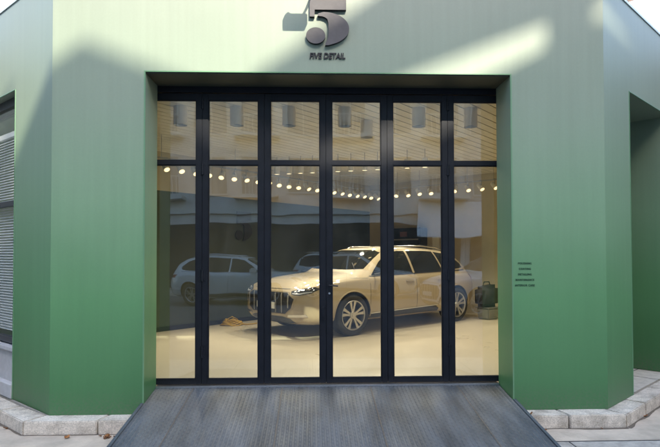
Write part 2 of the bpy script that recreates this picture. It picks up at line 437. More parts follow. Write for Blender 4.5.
bmesh.ops.bevel(bm, geom=bm.edges[:], offset=.006, segments=1, affect='EDGES')
o = finish('parcel', bm, [M['red'], M['white']]); o.location = (p.x, p.y, .80 - .18)
tag(o, 'red and white carton on the ledge behind the venetian blind', 'carton')

# folding door ------------------------------------------------------
YD = .47                       # outer face of the leaves
DX0, DW = -1.922, .693
fr = empty('folding_door', (0, 0, 0)); fr.parent = shop
bm = bmesh.new()
box(bm, -1.975, 2.31, YD - .02, YD + .09, 3.585, 3.695)
box(bm, -1.975, DX0 - .003, YD - .015, YD + .085, .315, 3.585); box(bm, DX0 + 6 * DW + .003, 2.31, YD - .015, YD + .085, .315, 3.585)
finish('door_frame', bm, M['black'], fr)
bm = bmesh.new(); box(bm, XO0 + .003, XO1 - .003, .405, .52, .300, .3215, 0, .002); finish('threshold', bm, M['silver'], fr)
def door_leaf(i):
    x0 = DX0 + i * DW + .0015; x1 = DX0 + (i + 1) * DW - .0015
    z0, z1 = .327, 3.578; sw = .066; y0, y1 = YD, YD + .055
    bm = bmesh.new()
    box(bm, x0, x0 + sw, y0, y1, z0, z1, 0, .003); box(bm, x1 - sw, x1, y0, y1, z0, z1, 0, .003)
    for a, b in ((z0, z0 + .056), (2.775, 2.825), (z1 - .072, z1)):
        box(bm, x0 + sw - .001, x1 - sw + .001, y0 + .002, y1 - .002, a, b, 0, .003)
    if i < 5: box(bm, x1 - .012, x1 + .014, y1 + .001, y1 + .008, z0, z1)   # lap strip behind the joint
    # glazing beads
    for za, zb in ((z0 + .056, 2.775), (2.825, z1 - .072)):
        for xa, xb in ((x0 + sw, x0 + sw + .009), (x1 - sw - .009, x1 - sw)): box(bm, xa, xb, y0 + .014, y0 + .04, za, zb)
        for zc, zd in ((za, za + .009), (zb - .009, zb)): box(bm, x0 + sw + .009, x1 - sw - .009, y0 + .014, y0 + .04, zc, zd)
    lf = finish('door_leaf', bm, M['black'], fr)
    for za, zb in ((z0 + .06, 2.772), (2.828, z1 - .075)):
        bm = bmesh.new(); box(bm, x0 + sw + .002, x1 - sw - .002, y0 + .022, y0 + .030, za, zb)
        g = finish('pane', bm, M['glass'], lf)
    if i in (0, 2, 4):
        for z in (.62, 1.47, 2.66, 3.4) if i != 2 else ():
            bm = bmesh.new()
            cyl(bm, (x1 + .004, y0 - .006, z), (0, 0, 1), .011, .011, .13, 12)
            for k in (0, .045, .09): cyl(bm, (x1 + .004, y0 - .006, z + k + .002), (0, 0, 1), .0135, .0135, .034, 12)
            box(bm, x1 - .03, x1 + .036, y0 - .004, y0 + .001, z + .01, z + .12)
            finish('hinge', bm, M['black'], lf)
    if i == 3:
        bm = bmesh.new()
        box(bm, x0 + .02, x0 + .05, y0 - .006, y0 + .001, 1.28, 1.52, 0, .002)
        cyl(bm, (x0 + .035, y0, 1.42), (0, -1, 0), .010, .010, .05, 12)
        tube(bm, [(x0 + .035, y0 - .05, 1.42), (x0 + .075, y0 - .053, 1.42), (x0 + .13, y0 - .053, 1.415)], .009, 8)
        finish('handle', bm, M['black'], lf)
        bm = bmesh.new(); cyl(bm, (x0 + .035, y0 - .001, 1.33), (0, -1, 0), .012, .012, .008, 14); finish('keyhole', bm, M['silver'], lf)
    if i == 2:
        bm = bmesh.new(); box(bm, x1 - .05, x1 - .02, y0 - .03, y0 + .001, 1.06, 1.18, 0, .004); finish('pull', bm, M['black'], lf)
    return lf
for i in range(6): door_leaf(i)

# ramp --------------------------------------------------------------
SL = .133
def rz(y): return .3005 - SL * (.402 - y)
RX0, RX1 = -1.716, 2.091
YR = -1.86
bm = bmesh.new()
pitch = .0405; n = int((RX1 - RX0) / pitch); pitch = (RX1 - RX0) / n
ys = [.402 - k * (2.262 / 128) for k in range(129)]
prof = []
for i in range(n):
    x = RX0 + i * pitch
    prof += [(x, 0), (x + pitch * .50, 0), (x + pitch * .62, .0055), (x + pitch * .88, .0055)]
prof.append((RX1, 0))
rows = []
for y in ys:
    row = []
    for k, (x, h) in enumerate(prof):
        ph = ys.index(y) // 2 + (k // 4)                      # raised dashes, staggered from rib to rib
        hh = h * (.55 if ph % 2 else 1.0)
        row.append(bm.verts.new((x, y, rz(y) + hh + .0015 * math.sin(x * 3.3 + y * 2.0) * (0 if y > .3 else 1))))
    rows.append(row)
for a, b in zip(rows, rows[1:]):
    for i in range(len(prof) - 1): bm.faces.new((a[i], a[i + 1], b[i + 1], b[i]))
rm, nt, pb = nodes_of('worn ribbed steel plate')
N = nt.nodes.new; L = nt.links.new
tc = N('ShaderNodeTexCoord')
n1 = N('ShaderNodeTexNoise'); n1.inputs['Scale'].default_value = 2.2; n1.inputs['Detail'].default_value = 8; n1.inputs['Roughness'].default_value = .7; L(tc.outputs['Object'], n1.inputs['Vector'])
mp = N('ShaderNodeMapping'); mp.inputs['Scale'].default_value = (2.0, .45, 1); L(tc.outputs['Object'], mp.inputs[0])
n2 = N('ShaderNodeTexNoise'); n2.inputs['Scale'].default_value = 3.2; n2.inputs['Detail'].default_value = 6; L(mp.outputs[0], n2.inputs['Vector'])
n3 = N('ShaderNodeTexNoise'); n3.inputs['Scale'].default_value = 130; n3.inputs['Detail'].default_value = 4; L(tc.outputs['Object'], n3.inputs['Vector'])
cr = N('ShaderNodeValToRGB'); L(n2.outputs[0], cr.inputs[0]); e = cr.color_ramp.elements
e[0].position = .30; e[0].color = (.034, .043, .052, 1); e[1].position = .72; e[1].color = (.105, .122, .140, 1)
c2 = N('ShaderNodeValToRGB'); L(n1.outputs[0], c2.inputs[0]); e = c2.color_ramp.elements
e[0].position = .55; e[0].color = (0, 0, 0, 1); e[1].position = .74; e[1].color = (.6, .6, .6, 1)
m3 = N('ShaderNodeMath'); m3.operation = 'MULTIPLY'; L(c2.outputs[0], m3.inputs[0]); L(n3.outputs[0], m3.inputs[1])
mx = N('ShaderNodeMix'); mx.data_type = 'RGBA'; L(m3.outputs[0], mx.inputs['Factor']); L(cr.outputs[0], mx.inputs['A']); mx.inputs['B'].default_value = (.13, .11, .085, 1)
# pale dust speckle
c4 = N('ShaderNodeValToRGB'); L(n3.outputs[0], c4.inputs[0]); c4.color_ramp.elements[0].position = .60; c4.color_ramp.elements[1].position = .72
c4.color_ramp.elements[0].color = (0, 0, 0, 1); c4.color_ramp.elements[1].color = (.6, .6, .6, 1)
mx2 = N('ShaderNodeMix'); mx2.data_type = 'RGBA'; L(c4.outputs[0], mx2.inputs['Factor']); L(mx.outputs['Result'], mx2.inputs['A']); mx2.inputs['B'].default_value = (.22, .22, .215, 1)
L(mx2.outputs['Result'], pb.inputs['Base Color'])
pb.inputs['Metallic'].default_value = .0; pb.inputs['Specular IOR Level'].default_value = .35
rr = N('ShaderNodeMapRange'); L(n1.outputs[0], rr.inputs[0]); rr.inputs[1].default_value = .3; rr.inputs[2].default_value = .7; rr.inputs[3].default_value = .36; rr.inputs[4].default_value = .58
L(rr.outputs[0], pb.inputs['Roughness'])
bp = N('ShaderNodeBump'); bp.inputs['Strength'].default_value = .8; bp.inputs['Distance'].default_value = .005; L(n3.outputs[0], bp.inputs['Height']); L(bp.outputs[0], pb.inputs['Normal'])
M['ramp'] = rm
ramp = empty('entrance_ramp', (0, 0, 0), 0, 'sloping ribbed steel ramp plate leading up to the black folding door', 'ramp')
finish('ribbed_plate', bm, M['ramp'], ramp)
for x0, x1 in ((RX0 - .03, RX0 - .001), (RX1 + .001, RX1 + .03)):
    bm = bmesh.new()
    a = [(-.012, .44 - .45)]
    y0 = -.012
    vs = []
    for x in (x0, x1):
        vs.append([bm.verts.new(p) for p in ((x, y0, rz(y0) - .03), (x, y0, rz(y0) + .012), (x, YR, rz(YR) + .012), (x, YR, max(0.002, rz(YR) - .03)))])
    a, b = vs; bm.faces.new(a); bm.faces.new(b[::-1])
    for i in range(4): bm.faces.new((a[i], a[(i + 1) % 4], b[(i + 1) % 4], b[i]))
    finish('edge_bar', bm, M['ramp'], ramp)
seam_m = mat('rusty weld seam', (.12, .095, .07), .7, var=.6, vscale=60)
for sx in (-.33 - .97, -.33, .64, 1.61):
    bm = bmesh.new()
    for k in range(40):
        ya = .39 - k * .056; yb = ya - .05
        j = random.uniform(-.002, .002)
        v = [bm.verts.new((sx - .004 + j, ya, rz(ya) + .0075)), bm.verts.new((sx + .004 + j, ya, rz(ya) + .0075)), bm.verts.new((sx + .004 + j, yb, rz(yb) + .0075)), bm.verts.new((sx - .004 + j, yb, rz(yb) + .0075))]
        bm.faces.new(v)
    finish('weld_seam', bm, seam_m, ramp)
for x in (-1.6, -.6, .4, 1.2, 1.95):
    bm = bmesh.new()
    v = [bm.verts.new(p) for p in ((x, -.22, .003), (x, YR + .1, .003), (x, -.22, rz(-.22) - .01))]
    v2 = [bm.verts.new((q.co.x + .02, q.co.y, q.co.z)) for q in v]
    bm.faces.new(v); bm.faces.new(v2[::-1])
    for i in range(3): bm.faces.new((v[i], v[(i + 1) % 3], v2[(i + 1) % 3], v2[i]))
    finish('support_rib', bm, M['ramp'], ramp)

# ================================================================== SHOWROOM INTERIOR
D1 = Vector((.67, .74)).normalized(); D2 = Vector((.74, -.67)).normalized()
C0 = Vector((1.65, 9.8))
ROOM = [Vector((-1.99, .625)), Vector((-4.2, 3.34)), C0, Vector((6.25, 5.63)), Vector((2.75, 1.75)), Vector((2.325, .625))]
ZF, ZC = .31, 3.76
bm = bmesh.new()
prism(bm, [Vector((XO0 - .25, .45))] + ROOM + [Vector((XO1 + .24, .45))], ZF - .12, ZF); struct('showroom_floor', bm, M['floor'])
bm = bmesh.new(); prism(bm, ROOM, ZC, ZC + .1)
# slats run along D1
nrm = Vector((-D1.y, D1.x))
k = -9.0
while k < 9.0:
    base = Vector((0, 4)) + nrm * k
    ts = []
    for a, b in zip(ROOM, ROOM[1:] + ROOM[:1]):
        e = b - a; den = D1.x * e.y - D1.y * e.x
        if abs(den) < 1e-6: continue
        w_ = a - base
        t_ = (w_.x * e.y - w_.y * e.x) / den; s_ = (w_.x * D1.y - w_.y * D1.x) / den
        if -1e-4 <= s_ <= 1.0001: ts.append(t_)
    if len(ts) >= 2 and max(ts) - min(ts) > .3:
        a, b = base + D1 * (min(ts) + .06), base + D1 * (max(ts) - .06)
        prism(bm, [a + nrm * -.075, b + nrm * -.075, b + nrm * .075, a + nrm * .075], ZC - .022, ZC - .001, 1)
    k += .17
struct('showroom_ceiling', bm, [M['ceil'], M['slat']])
def iwall(name, a, b, z0, z1, m, th=.1, mirror=False):
    bm = bmesh.new(); u = (b - a).normalized(); n = Vector((-u.y, u.x))
    cen = Vector((0, 4));
    if (cen - a).dot(n) > 0: n = -n
    prism(bm, [a, b, b + n * th, a + n * th], z0, z1)
    return struct(name, bm, m)
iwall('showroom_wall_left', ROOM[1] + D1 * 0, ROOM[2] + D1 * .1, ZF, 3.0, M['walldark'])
iwall('showroom_wall_left_upper', ROOM[1], ROOM[2] + D1 * .1, 3.001, ZC, M['wallbeige'], .096)
iwall('showroom_wall_right', ROOM[2], ROOM[3] + D2 * .05, ZF, ZC, M['wallbeige'])
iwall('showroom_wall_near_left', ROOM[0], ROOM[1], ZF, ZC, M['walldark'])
iwall('showroom_wall_near_right', ROOM[3], ROOM[4], ZF, ZC, M['wallbeige'])
iwall('showroom_wall_door_return', ROOM[4], ROOM[5], ZF, ZC, M['wallbeige'])
# skirting line on the dark wall
bm = bmesh.new()
a, b = ROOM[1] + D2 * .012, ROOM[2] + D2 * .012
prism(bm, [a, b, b - D2 * .011, a - D2 * .011], ZF + .001, ZF + .09); struct('skirting', bm, M['black'])

# numeral 5 -----------------------------------------------------------
def arc(cx, cy, rx, ry, a0, a1, n):
    return [(cx + rx * math.cos(R(a0 + (a1 - a0) * i / n)), cy + ry * math.sin(R(a0 + (a1 - a0) * i / n))) for i in range(n + 1)]
def five_shapes():
    """stencil numeral, units = photo pixels with y up; bottom of bowl at 0, total height about 59"""
    flag = [(0, 34), (0, 59), (37, 59), (37, 42.3), (5, 42.3), (5, 34)]
    bowl = [(8.2, 37.5)] + arc(14.5, 20, 25.5, 19.5, 92, -62, 20) + [(19.5, 0.2), (15.5, 0.0), (15.8, 2.0)] + \
           [(18.3, 8), (19, 14), (19, 26), (18.0, 31), (15.5, 33.3), (12.5, 34.4), (8.2, 34.8)]
    ball = arc(6.0, 11.5, 9.7, 9.7, 0, 360, 32)[:-1]
    return [flag, bowl, ball]
def numeral(name_prefix, scale, thick, mats, parent, standoff=.004, ys=.86):
    names = ['flag', 'bowl', 'ball']
    for nm, sh in zip(names, five_shapes()):
        bm = bmesh.new()
        f = [bm.verts.new((x * scale, -standoff - thick, y * scale * ys)) for x, y in sh]; bk = [bm.verts.new((x * scale, -standoff, y * scale * ys)) for x, y in sh]
        bm.faces.new(f); bm.faces.new(bk[::-1])
        n = len(sh)
        for i in range(n):
            q = bm.faces.new((f[i], bk[i], bk[(i + 1) % n], f[(i + 1) % n])); q.material_index = 1
        finish(nm, bm, mats, parent)
zz = 3.94
sg = empty('number_sign', (-.006 + (310.5 - 312) / 96.4, 0, zz), 0, 'large stencil figure 5 in mauve grey metal high on the green wall above the door', 'sign')
numeral('n', 1 / 97.5, .038, [M['mauve'], M['sideblk']], sg)
# small one on the dark showroom wall
p5 = C0 - D1 * 0
tt = (11.6 - 15.4) / .742
# ray through x=235
def on_left_wall(px, off=.03):
    k = (px - 312) / 540.
    # C0 + D1*t ; x = k*(y+5.6)
    t_ = (k * (C0.y + 5.6) - C0.x) / (D1.x - k * D1.y)
    p = C0 + D1 * t_ + D2 * off
    return p
def on_right_wall(px, off=.03):
    k = (px - 312) / 540.
    t_ = (k * (C0.y + 5.6) - C0.x) / (D2.x - k * D2.y)
    return C0 + D2 * t_ - D1 * off
pa = on_left_wall(236.5, .012)
s5 = empty('wall_numeral', (pa.x, pa.y, 1.76 + (257 - 242.5) * (pa.y + 5.6) / 540), math.atan2(D1.y, D1.x), 'small black stencil figure 5 on the dark green showroom wall', 'sign')
numeral('n', .0108, .012, [M['bag'], M['bag']], s5, ys=1.0)

def text_obj(name, body, size, thick, m, parent=None, align='CENTER', shear=0.0, spacing=1.0, bold=0.0, sx=1.0):
    cu = bpy.data.curves.new(name, 'FONT'); cu.body = body; cu.size = size; cu.extrude = thick / 2; cu.align_x = align
    cu.shear = shear; cu.space_character = spacing; cu.offset = bold
    tmp = bpy.data.objects.new('tmp', cu); COL.objects.link(tmp)
    dg = bpy.context.evaluated_depsgraph_get(); me = bpy.data.meshes.new_from_object(tmp.evaluated_get(dg))
    bpy.data.objects.remove(tmp); bpy.data.curves.remove(cu)
    me.transform(Matrix.Diagonal((sx, 1, 1, 1)))
    me.transform(Matrix.Rotation(R(90), 4, 'X'))
    me.materials.clear(); me.materials.append(m)
    return link(bpy.data.objects.new(name, me), parent)
t1 = text_obj('name_sign', 'FIVE DETAIL', .084, .012, M['sideblk'], bold=.0022, shear=.12, sx=.83, spacing=1.0)
t1.location = ((327.5 - 312) / 96.4, -.009, 1.76 + (256.6 - 58.8) / 96.4)
tag(t1, 'small black raised letters reading FIVE DETAIL under the big figure', 'sign')
sv = empty('service_lettering', ((527 - 312) / 96.4, 0, 1.76), 0, 'five lines of tiny dark lettering on the green wall right of the door', 'lettering')
for i, s in enumerate(('POLISHING', 'COATING', 'DETAILING', 'MAINTENANCE', 'INTERIOR CARE')):
    o = text_obj('text_line', s, .031, .003, mat('dark green lettering', (.015, .06, .03), .5) if i == 0 else bpy.data.materials['dark green lettering'], sv, spacing=1.18, bold=.0002, sx=.82)
    o.location = (0, -.0025, (253.0 - 262.8 - i * 5.55) / 96.4)

# floodlight that only throws its shadow into the picture -------------
fl = empty('floodlight', (.01, -.52, 4.60), 0, 'grey floodlight on a bent arm reaching out above the big figure 5', 'floodlight')
bm = bmesh.new(); box(bm, -.12, .11, -.05, .05, -.055, .065, 0, .008); finish('housing', bm, M['lampgrey'], fl)
bm = bmesh.new(); box(bm, -.105, .10, -.054, -.049, -.04, .05); finish('lens', bm, M['white'], fl)
bm = bmesh.new(); tube(bm, [(-.10, 0, .06), (-.10, .0, .085), (-.075, 0, .105), (-.05, 0, .085), (-.05, 0, .06)], .008, 8); finish('bracket', bm, M['lampgrey'], fl)
bm = bmesh.new(); tube(bm, [(.07, 0, .06), (.12, .0, .16), (.16, .10, .28), (.17, .515, .30)], .013, 8); finish('arm', bm, M['lampgrey'], fl)

# ------------------------------------------------------------------ lamps
def copy_thing(root, loc, rz=None, label=None):
    r = root.copy(); COL.objects.link(r); r.location = loc
    if rz is not None: r.rotation_euler = (0, 0, rz)
    if label: r['label'] = label
    for ch in root.children:
        c = ch.copy(); COL.objects.link(c); c.parent = r
        for g in ch.children:
            d = g.copy(); COL.objects.link(d); d.parent = c
    return r

def track_rail(name, a, b, label):
    bm = bmesh.new(); u = (b - a).normalized(); n = Vector((-u.y, u.x)) * .016
    prism(bm, [a - n, b - n, b + n, a + n], 3.34, 3.365)
    o = finish(name, bm, M['lampgrey'])
    for k in range(5):
        bm = bmesh.new()
        q = a.lerp(b, .05 + k * .225); cyl(bm, (q.x, q.y, 3.365), (0, 0, 1), .004, .004, ZC - 3.365, 6)
        finish('rod', bm, M['lampgrey'], o)
    return tag(o, label, 'light track', 'ceiling light tracks')
TA0, TA1 = Vector((-2.42, 3.3)), Vector((-2.42, 3.3)) + Vector((.66, .75)) * 6.55
TB0, TB1 = Vector((1.95, 7.35)), Vector((3.95, 5.62))
track_rail('light_track', TA0 - Vector((.66, .75)) * .4, TA1, 'long grey light track receding along the dark wall, lined with spotlights')
track_rail('light_track', TB0, TB1, 'shorter grey light track at the right side of the showroom')

def make_spot():
    r = empty('track_spotlight', (0, 0, 0), 0, 'lit spotlight', 'spotlight', 'spotlights hung on the ceiling light tracks')
    bm = bmesh.new(); cyl(bm, (0, 0, .04), (0, 0, 1), .006, .006, .10, 8); box(bm, -.03, .03, -.014, .014, .125, .142, 0, .002)
    finish('stem', bm, M['lampgrey'], r)
    ax = Vector((.1, -.62, -.62)).normalized()
    c = Vector((0, 0, 0)); back = c - ax * .10
    bm = bmesh.new()
    cyl(bm, back, ax, .030, .042, .145, 20)
    bmesh.ops.bevel(bm, geom=[e for e in bm.edges if len(e.link_faces) == 2 and e.calc_face_angle(0) > 1], offset=.004, segments=1, affect='EDGES')
    for k in range(4): cyl(bm, back + ax * (.012 + k * .014), ax, .037, .037, .005, 20)
    finish('housing', bm, M['lampwhite'], r, True, 35)
    bm = bmesh.new(); cyl(bm, c + ax * .044, ax, .037, .030, .006, 20); finish('lens', bm, M['bulb'], r)
    return r
spot0 = make_spot()
pos = []
for i in range(23): pos.append((TA0 + Vector((.66, .75)) * (.03 + i * .2915), 'A', i))
for i in range(9): pos.append((TB0.lerp(TB1, .04 + i * .115), 'B', i))
ordn = ['first', 'second', 'third', 'fourth', 'fifth', 'sixth', 'seventh', 'eighth', 'ninth', 'tenth', 'eleventh', 'twelfth', 'thirteenth', 'fourteenth', 'fifteenth',
        'sixteenth', 'seventeenth', 'eighteenth', 'nineteenth', 'twentieth', 'twenty-first', 'twenty-second', 'twenty-third']
LAMPS = []
for k, (p, tr, i) in enumerate(pos):
    lab = ('lit spotlight on the long track by the dark wall, %s counting from the door end' % ordn[i]) if tr == 'A' else \
          ('lit spotlight on the shorter right track, %s counting from its far end' % ordn[i])
    rzv = random.uniform(-.5, .5) + (.25 if tr == 'A' else -.2)
    if k == 0:
        spot0.location = (p.x, p.y, 3.2); spot0.rotation_euler = (0, 0, rzv); spot0.scale = (1.3, 1.3, 1.2); spot0['label'] = lab
    else: copy_thing(spot0, (p.x, p.y, 3.2 + random.uniform(-.006, .006)), rzv, lab)
    if (tr == 'A' and i % 3 == 1) or (tr == 'B' and i % 3 == 1): LAMPS.append((p, rzv))

def make_down(lit):
    r = empty('cylinder_downlight', (0, 0, 0), 0, 'x', 'downlight', 'lit' if lit else 'unlit')
    rad, h = (.055, .17) if lit else (.09, .25)
    bm = bmesh.new(); cyl(bm, (0, 0, 0), (0, 0, 1), rad, rad, h, 28, caps=False); cyl(bm, (0, 0, h), (0, 0, 1), rad, rad * .9, .004, 28)
    cyl(bm, (0, 0, 0), (0, 0, 1), rad * .88, rad * .88, .05, 28, caps=False)
    finish('housing', bm, M['lampwhite'] if lit else M['lampcream'], r, True, 35)
    bm = bmesh.new(); cyl(bm, (0, 0, .004 if lit else .03), (0, 0, 1), rad * .87, rad * .87, .006, 28); finish('lens', bm, M['bulb2'] if lit else M['lampdark'], r)
    if lit:
        bm = bmesh.new(); cyl(bm, (0, 0, h), (0, 0, 1), .006, .006, .2, 8); finish('stem', bm, M['lampgrey'], r)
    return r
dl = make_down(True); first = True
for i, px in enumerate((277, 289, 300.5, 312.5, 338, 351, 365, 378, 408, 426)):
    D = 10.9 - (px - 277) / (426 - 277) * .95
    loc = ((px - 312) / 540 * D, D - 5.6, 3.39)
    o = dl if i == 0 else copy_thing(dl, loc)
    o.location = loc; o['label'] = 'small white cylinder lamp with lit underside, %s from the left of its row of ten' % ordn[i]; o['group'] = 'lit cylinder downlights'
du = make_down(False)
for i, px in enumerate((181, 237, 289, 345, 367, 420, 473)):
    D = 7.2 if i != 4 else 7.9
    loc = ((px - 312) / 540 * D, D - 5.6, 3.49)
    o = du if i == 0 else copy_thing(du, loc)
    o.location = loc; o['label'] = 'large unlit cylinder lamp under the slatted ceiling, %s from the left' % ordn[i]; o['group'] = 'unlit cylinder downlights'

LP = .245
def add_light(name, loc, tgt, power, size=110, col=(1, .86, .67), soft=.05):
    l = bpy.data.lights.new(name, 'SPOT'); l.energy = power * LP; l.color = col; l.spot_size = R(size); l.spot_blend = .6; l.shadow_soft_size = soft
    o = bpy.data.objects.new(name, l); o.location = loc
    o.rotation_euler = (Vector(tgt) - Vector(loc)).to_track_quat('-Z', 'Y').to_euler(); link(o); return o
for p, rzv in LAMPS:
    d = Vector((.1, -.62)); d.rotate(Matrix.Rotation(rzv, 2))
    add_light('spot_beam', (p.x + d.x * .2, p.y + d.y * .2, 2.98), (p.x + d.x * 2.2, p.y + d.y * 2.2, 0.6), 75)
for i, px in enumerate((312.5, 351, 408, 426)):
    D = 10.9 - (px - 277) / (426 - 277) * .95
    add_light('downlight_beam', ((px - 312) / 540 * D, D - 5.6, 3.37), ((px - 312) / 540 * D, D - 5.6, 0), 75, 140)
for x, y in ((-1.0, 2.0), (1.2, 2.0), (2.4, 3.2), (0.2, 3.4), ):
    add_light('ceiling_beam', (x, y, 3.45), (x, y, 0), 38, 150, soft=.08)

# ------------------------------------------------------------------ interior objects
# cable coil
pc = on_left_wall(224, .28)
bm = bmesh.new()
for k in range(5):
    rr_ = .20 - .022 * k; pts = [(rr_ * math.cos(t * .39) * 1.15 + random.uniform(-.01, .01), rr_ * math.sin(t * .39) + random.uniform(-.01, .01), .02 + k * .022 + .02 * math.sin(t * 1.3 + k)) for t in range(16)]
    tube(bm, pts, .014, 7, closed=True)
tube(bm, [(.2, 0, .02), (.32, -.02, .016), (.42, .05, .016), (.5, .16, .016)], .013, 7)
tube(bm, [(-.15, 0, .02), (-.1, .02, .12), (.0, .03, .17), (.1, .02, .12), (.15, 0, .02)], .013, 7)
o = finish('cable_coil', bm, M['yellow'], None, True); o.location = (pc.x, pc.y, ZF)
tag(o, 'coiled yellow cable lying on the showroom floor by the dark wall', 'cable')
# bin with bag, right
Dq = 12.1; xq = (489 - 312) / 540 * Dq
bn = empty('grey_bin', (xq, Dq - 5.6, ZF), .6, 'pale grey bin on the showroom floor behind the car tail', 'bin')
bm = bmesh.new(); a = [(-.2, -.17), (.2, -.17), (.2, .17), (-.2, .17)]
vs = [bm.verts.new((x * .85, y * .85, 0)) for x, y in a]; vt = [bm.verts.new((x, y, .25)) for x, y in a]
bm.faces.new(vs[::-1]); bm.faces.new(vt)
for i in range(4): bm.faces.new((vs[i], vs[(i + 1) % 4], vt[(i + 1) % 4], vt[i]))
bmesh.ops.bevel(bm, geom=bm.edges[:], offset=.02, segments=2, affect='EDGES'); finish('body', bm, M['grey'], bn)
bm = bmesh.new(); box(bm, -.22, .22, -.19, .19, .251, .275, 0, .010); finish('lid', bm, M['grey'], bn)
bg = empty('tool_bag', (xq - .02, Dq - 5.6, ZF + .277), .6, 'black tool bag resting on the pale grey bin', 'bag')
bm = bmesh.new(); box(bm, -.30, .27, -.16, .16, 0, .48, 0, .08)
for v in bm.verts: v.co.z += .02 * math.sin(v.co.x * 9) * (1 if v.co.z > .1 else 0)
finish('body', bm, M['bag'], bg, True)
bm = bmesh.new(); tube(bm, [(-.14, 0, .46), (-.1, 0, .56), (.08, 0, .56), (.12, 0, .46)], .013, 8); finish('handle', bm, M['bag'], bg)
# dark cabinet, right wall
pa, pb_ = on_right_wall(394, .02), on_right_wall(428.5, .02)
cw = (pb_ - pa).length
cb = empty('display_cabinet', (pa.x, pa.y, ZF), math.atan2(D2.y, D2.x), 'tall dark glass fronted cabinet against the beige showroom wall', 'cabinet')
bm = bmesh.new(); box(bm, 0, cw, -.35, -.0, 0, 2.16, 0, .01); finish('carcass', bm, M['black'], cb)
bm = bmesh.new(); box(bm, .03, cw - .03, -.356, -.351, .06, 2.12); finish('glass_front', bm, M['screen'], cb)
bm = bmesh.new(); box(bm, cw * .42, cw * .62, -.362, -.357, 1.93, 2.06); finish('label_panel', bm, mat('dull red panel', (.12, .05, .045), .5), cb)
bm = bmesh.new(); box(bm, .06, cw - .06, -.362, -.357, 1.84, 1.87); box(bm, .06, cw - .06, -.362, -.357, 1.45, 1.475); finish('shelf_edge', bm, M['grey'], cb)
pa = on_right_wall(437, .015)
bm = bmesh.new(); box(bm, -.1, .1, -.012, 0, 0, .42, 0, .002)
o = finish('wall_notice', bm, M['white']); o.location = (pa.x, pa.y, 1.76 + (254 - 252) * 13.7 / 540); o.rotation_euler = (0, 0, math.atan2(D2.y, D2.x))
tag(o, 'white paper notice on the beige wall above the car boot', 'notice')
# workbench with bottles along the dark wall, behind the car

# ================================================================== CARS
def interp(tab, x):
    if x <= tab[0][0]: return tab[0][1:]
    for a, b in zip(tab, tab[1:]):
        if x <= b[0]:
            t = (x - a[0]) / (b[0] - a[0]); return tuple(p + (q - p) * t for p, q in zip(a[1:], b[1:]))
    return tab[-1][1:]
#      x      W    zb   zs   zr    wr
TAB = [(-2.47, .74, .40, .80, .93, .58), (-2.42, .85, .32, .90, 1.06, .64), (-2.30, .91, .27, .97, 1.20, .645), (-2.12, .935, .25, 1.02, 1.36, .625),
       (-1.85, .95, .23, 1.05, 1.505, .62), (-1.5, .963, .21, 1.055, 1.57, .64), (-1.0, .965, .21, 1.05, 1.61, .65), (-.4, .965, .21, 1.045, 1.63, .655), (0.05, .965, .21, 1.04, 1.625, .655),
       (.33, .965, .21, 1.04, 1.585, .655), (.65, .965, .21, 1.035, 1.42, .695), (1.02, .965, .21, 1.03, 1.175, .74), (1.12, .965, .21, 1.03, 1.13, .75),
       (1.5, .965, .21, 1.01, 1.095, .74), (1.9, .96, .21, .975, 1.055, .72), (2.18, .945, .22, .935, 1.005, .69), (2.34, .92, .235, .89, .95, .65),
       (2.42, .88, .26, .84, .895, .60), (2.46, .82, .30, .79, .83, .55)]

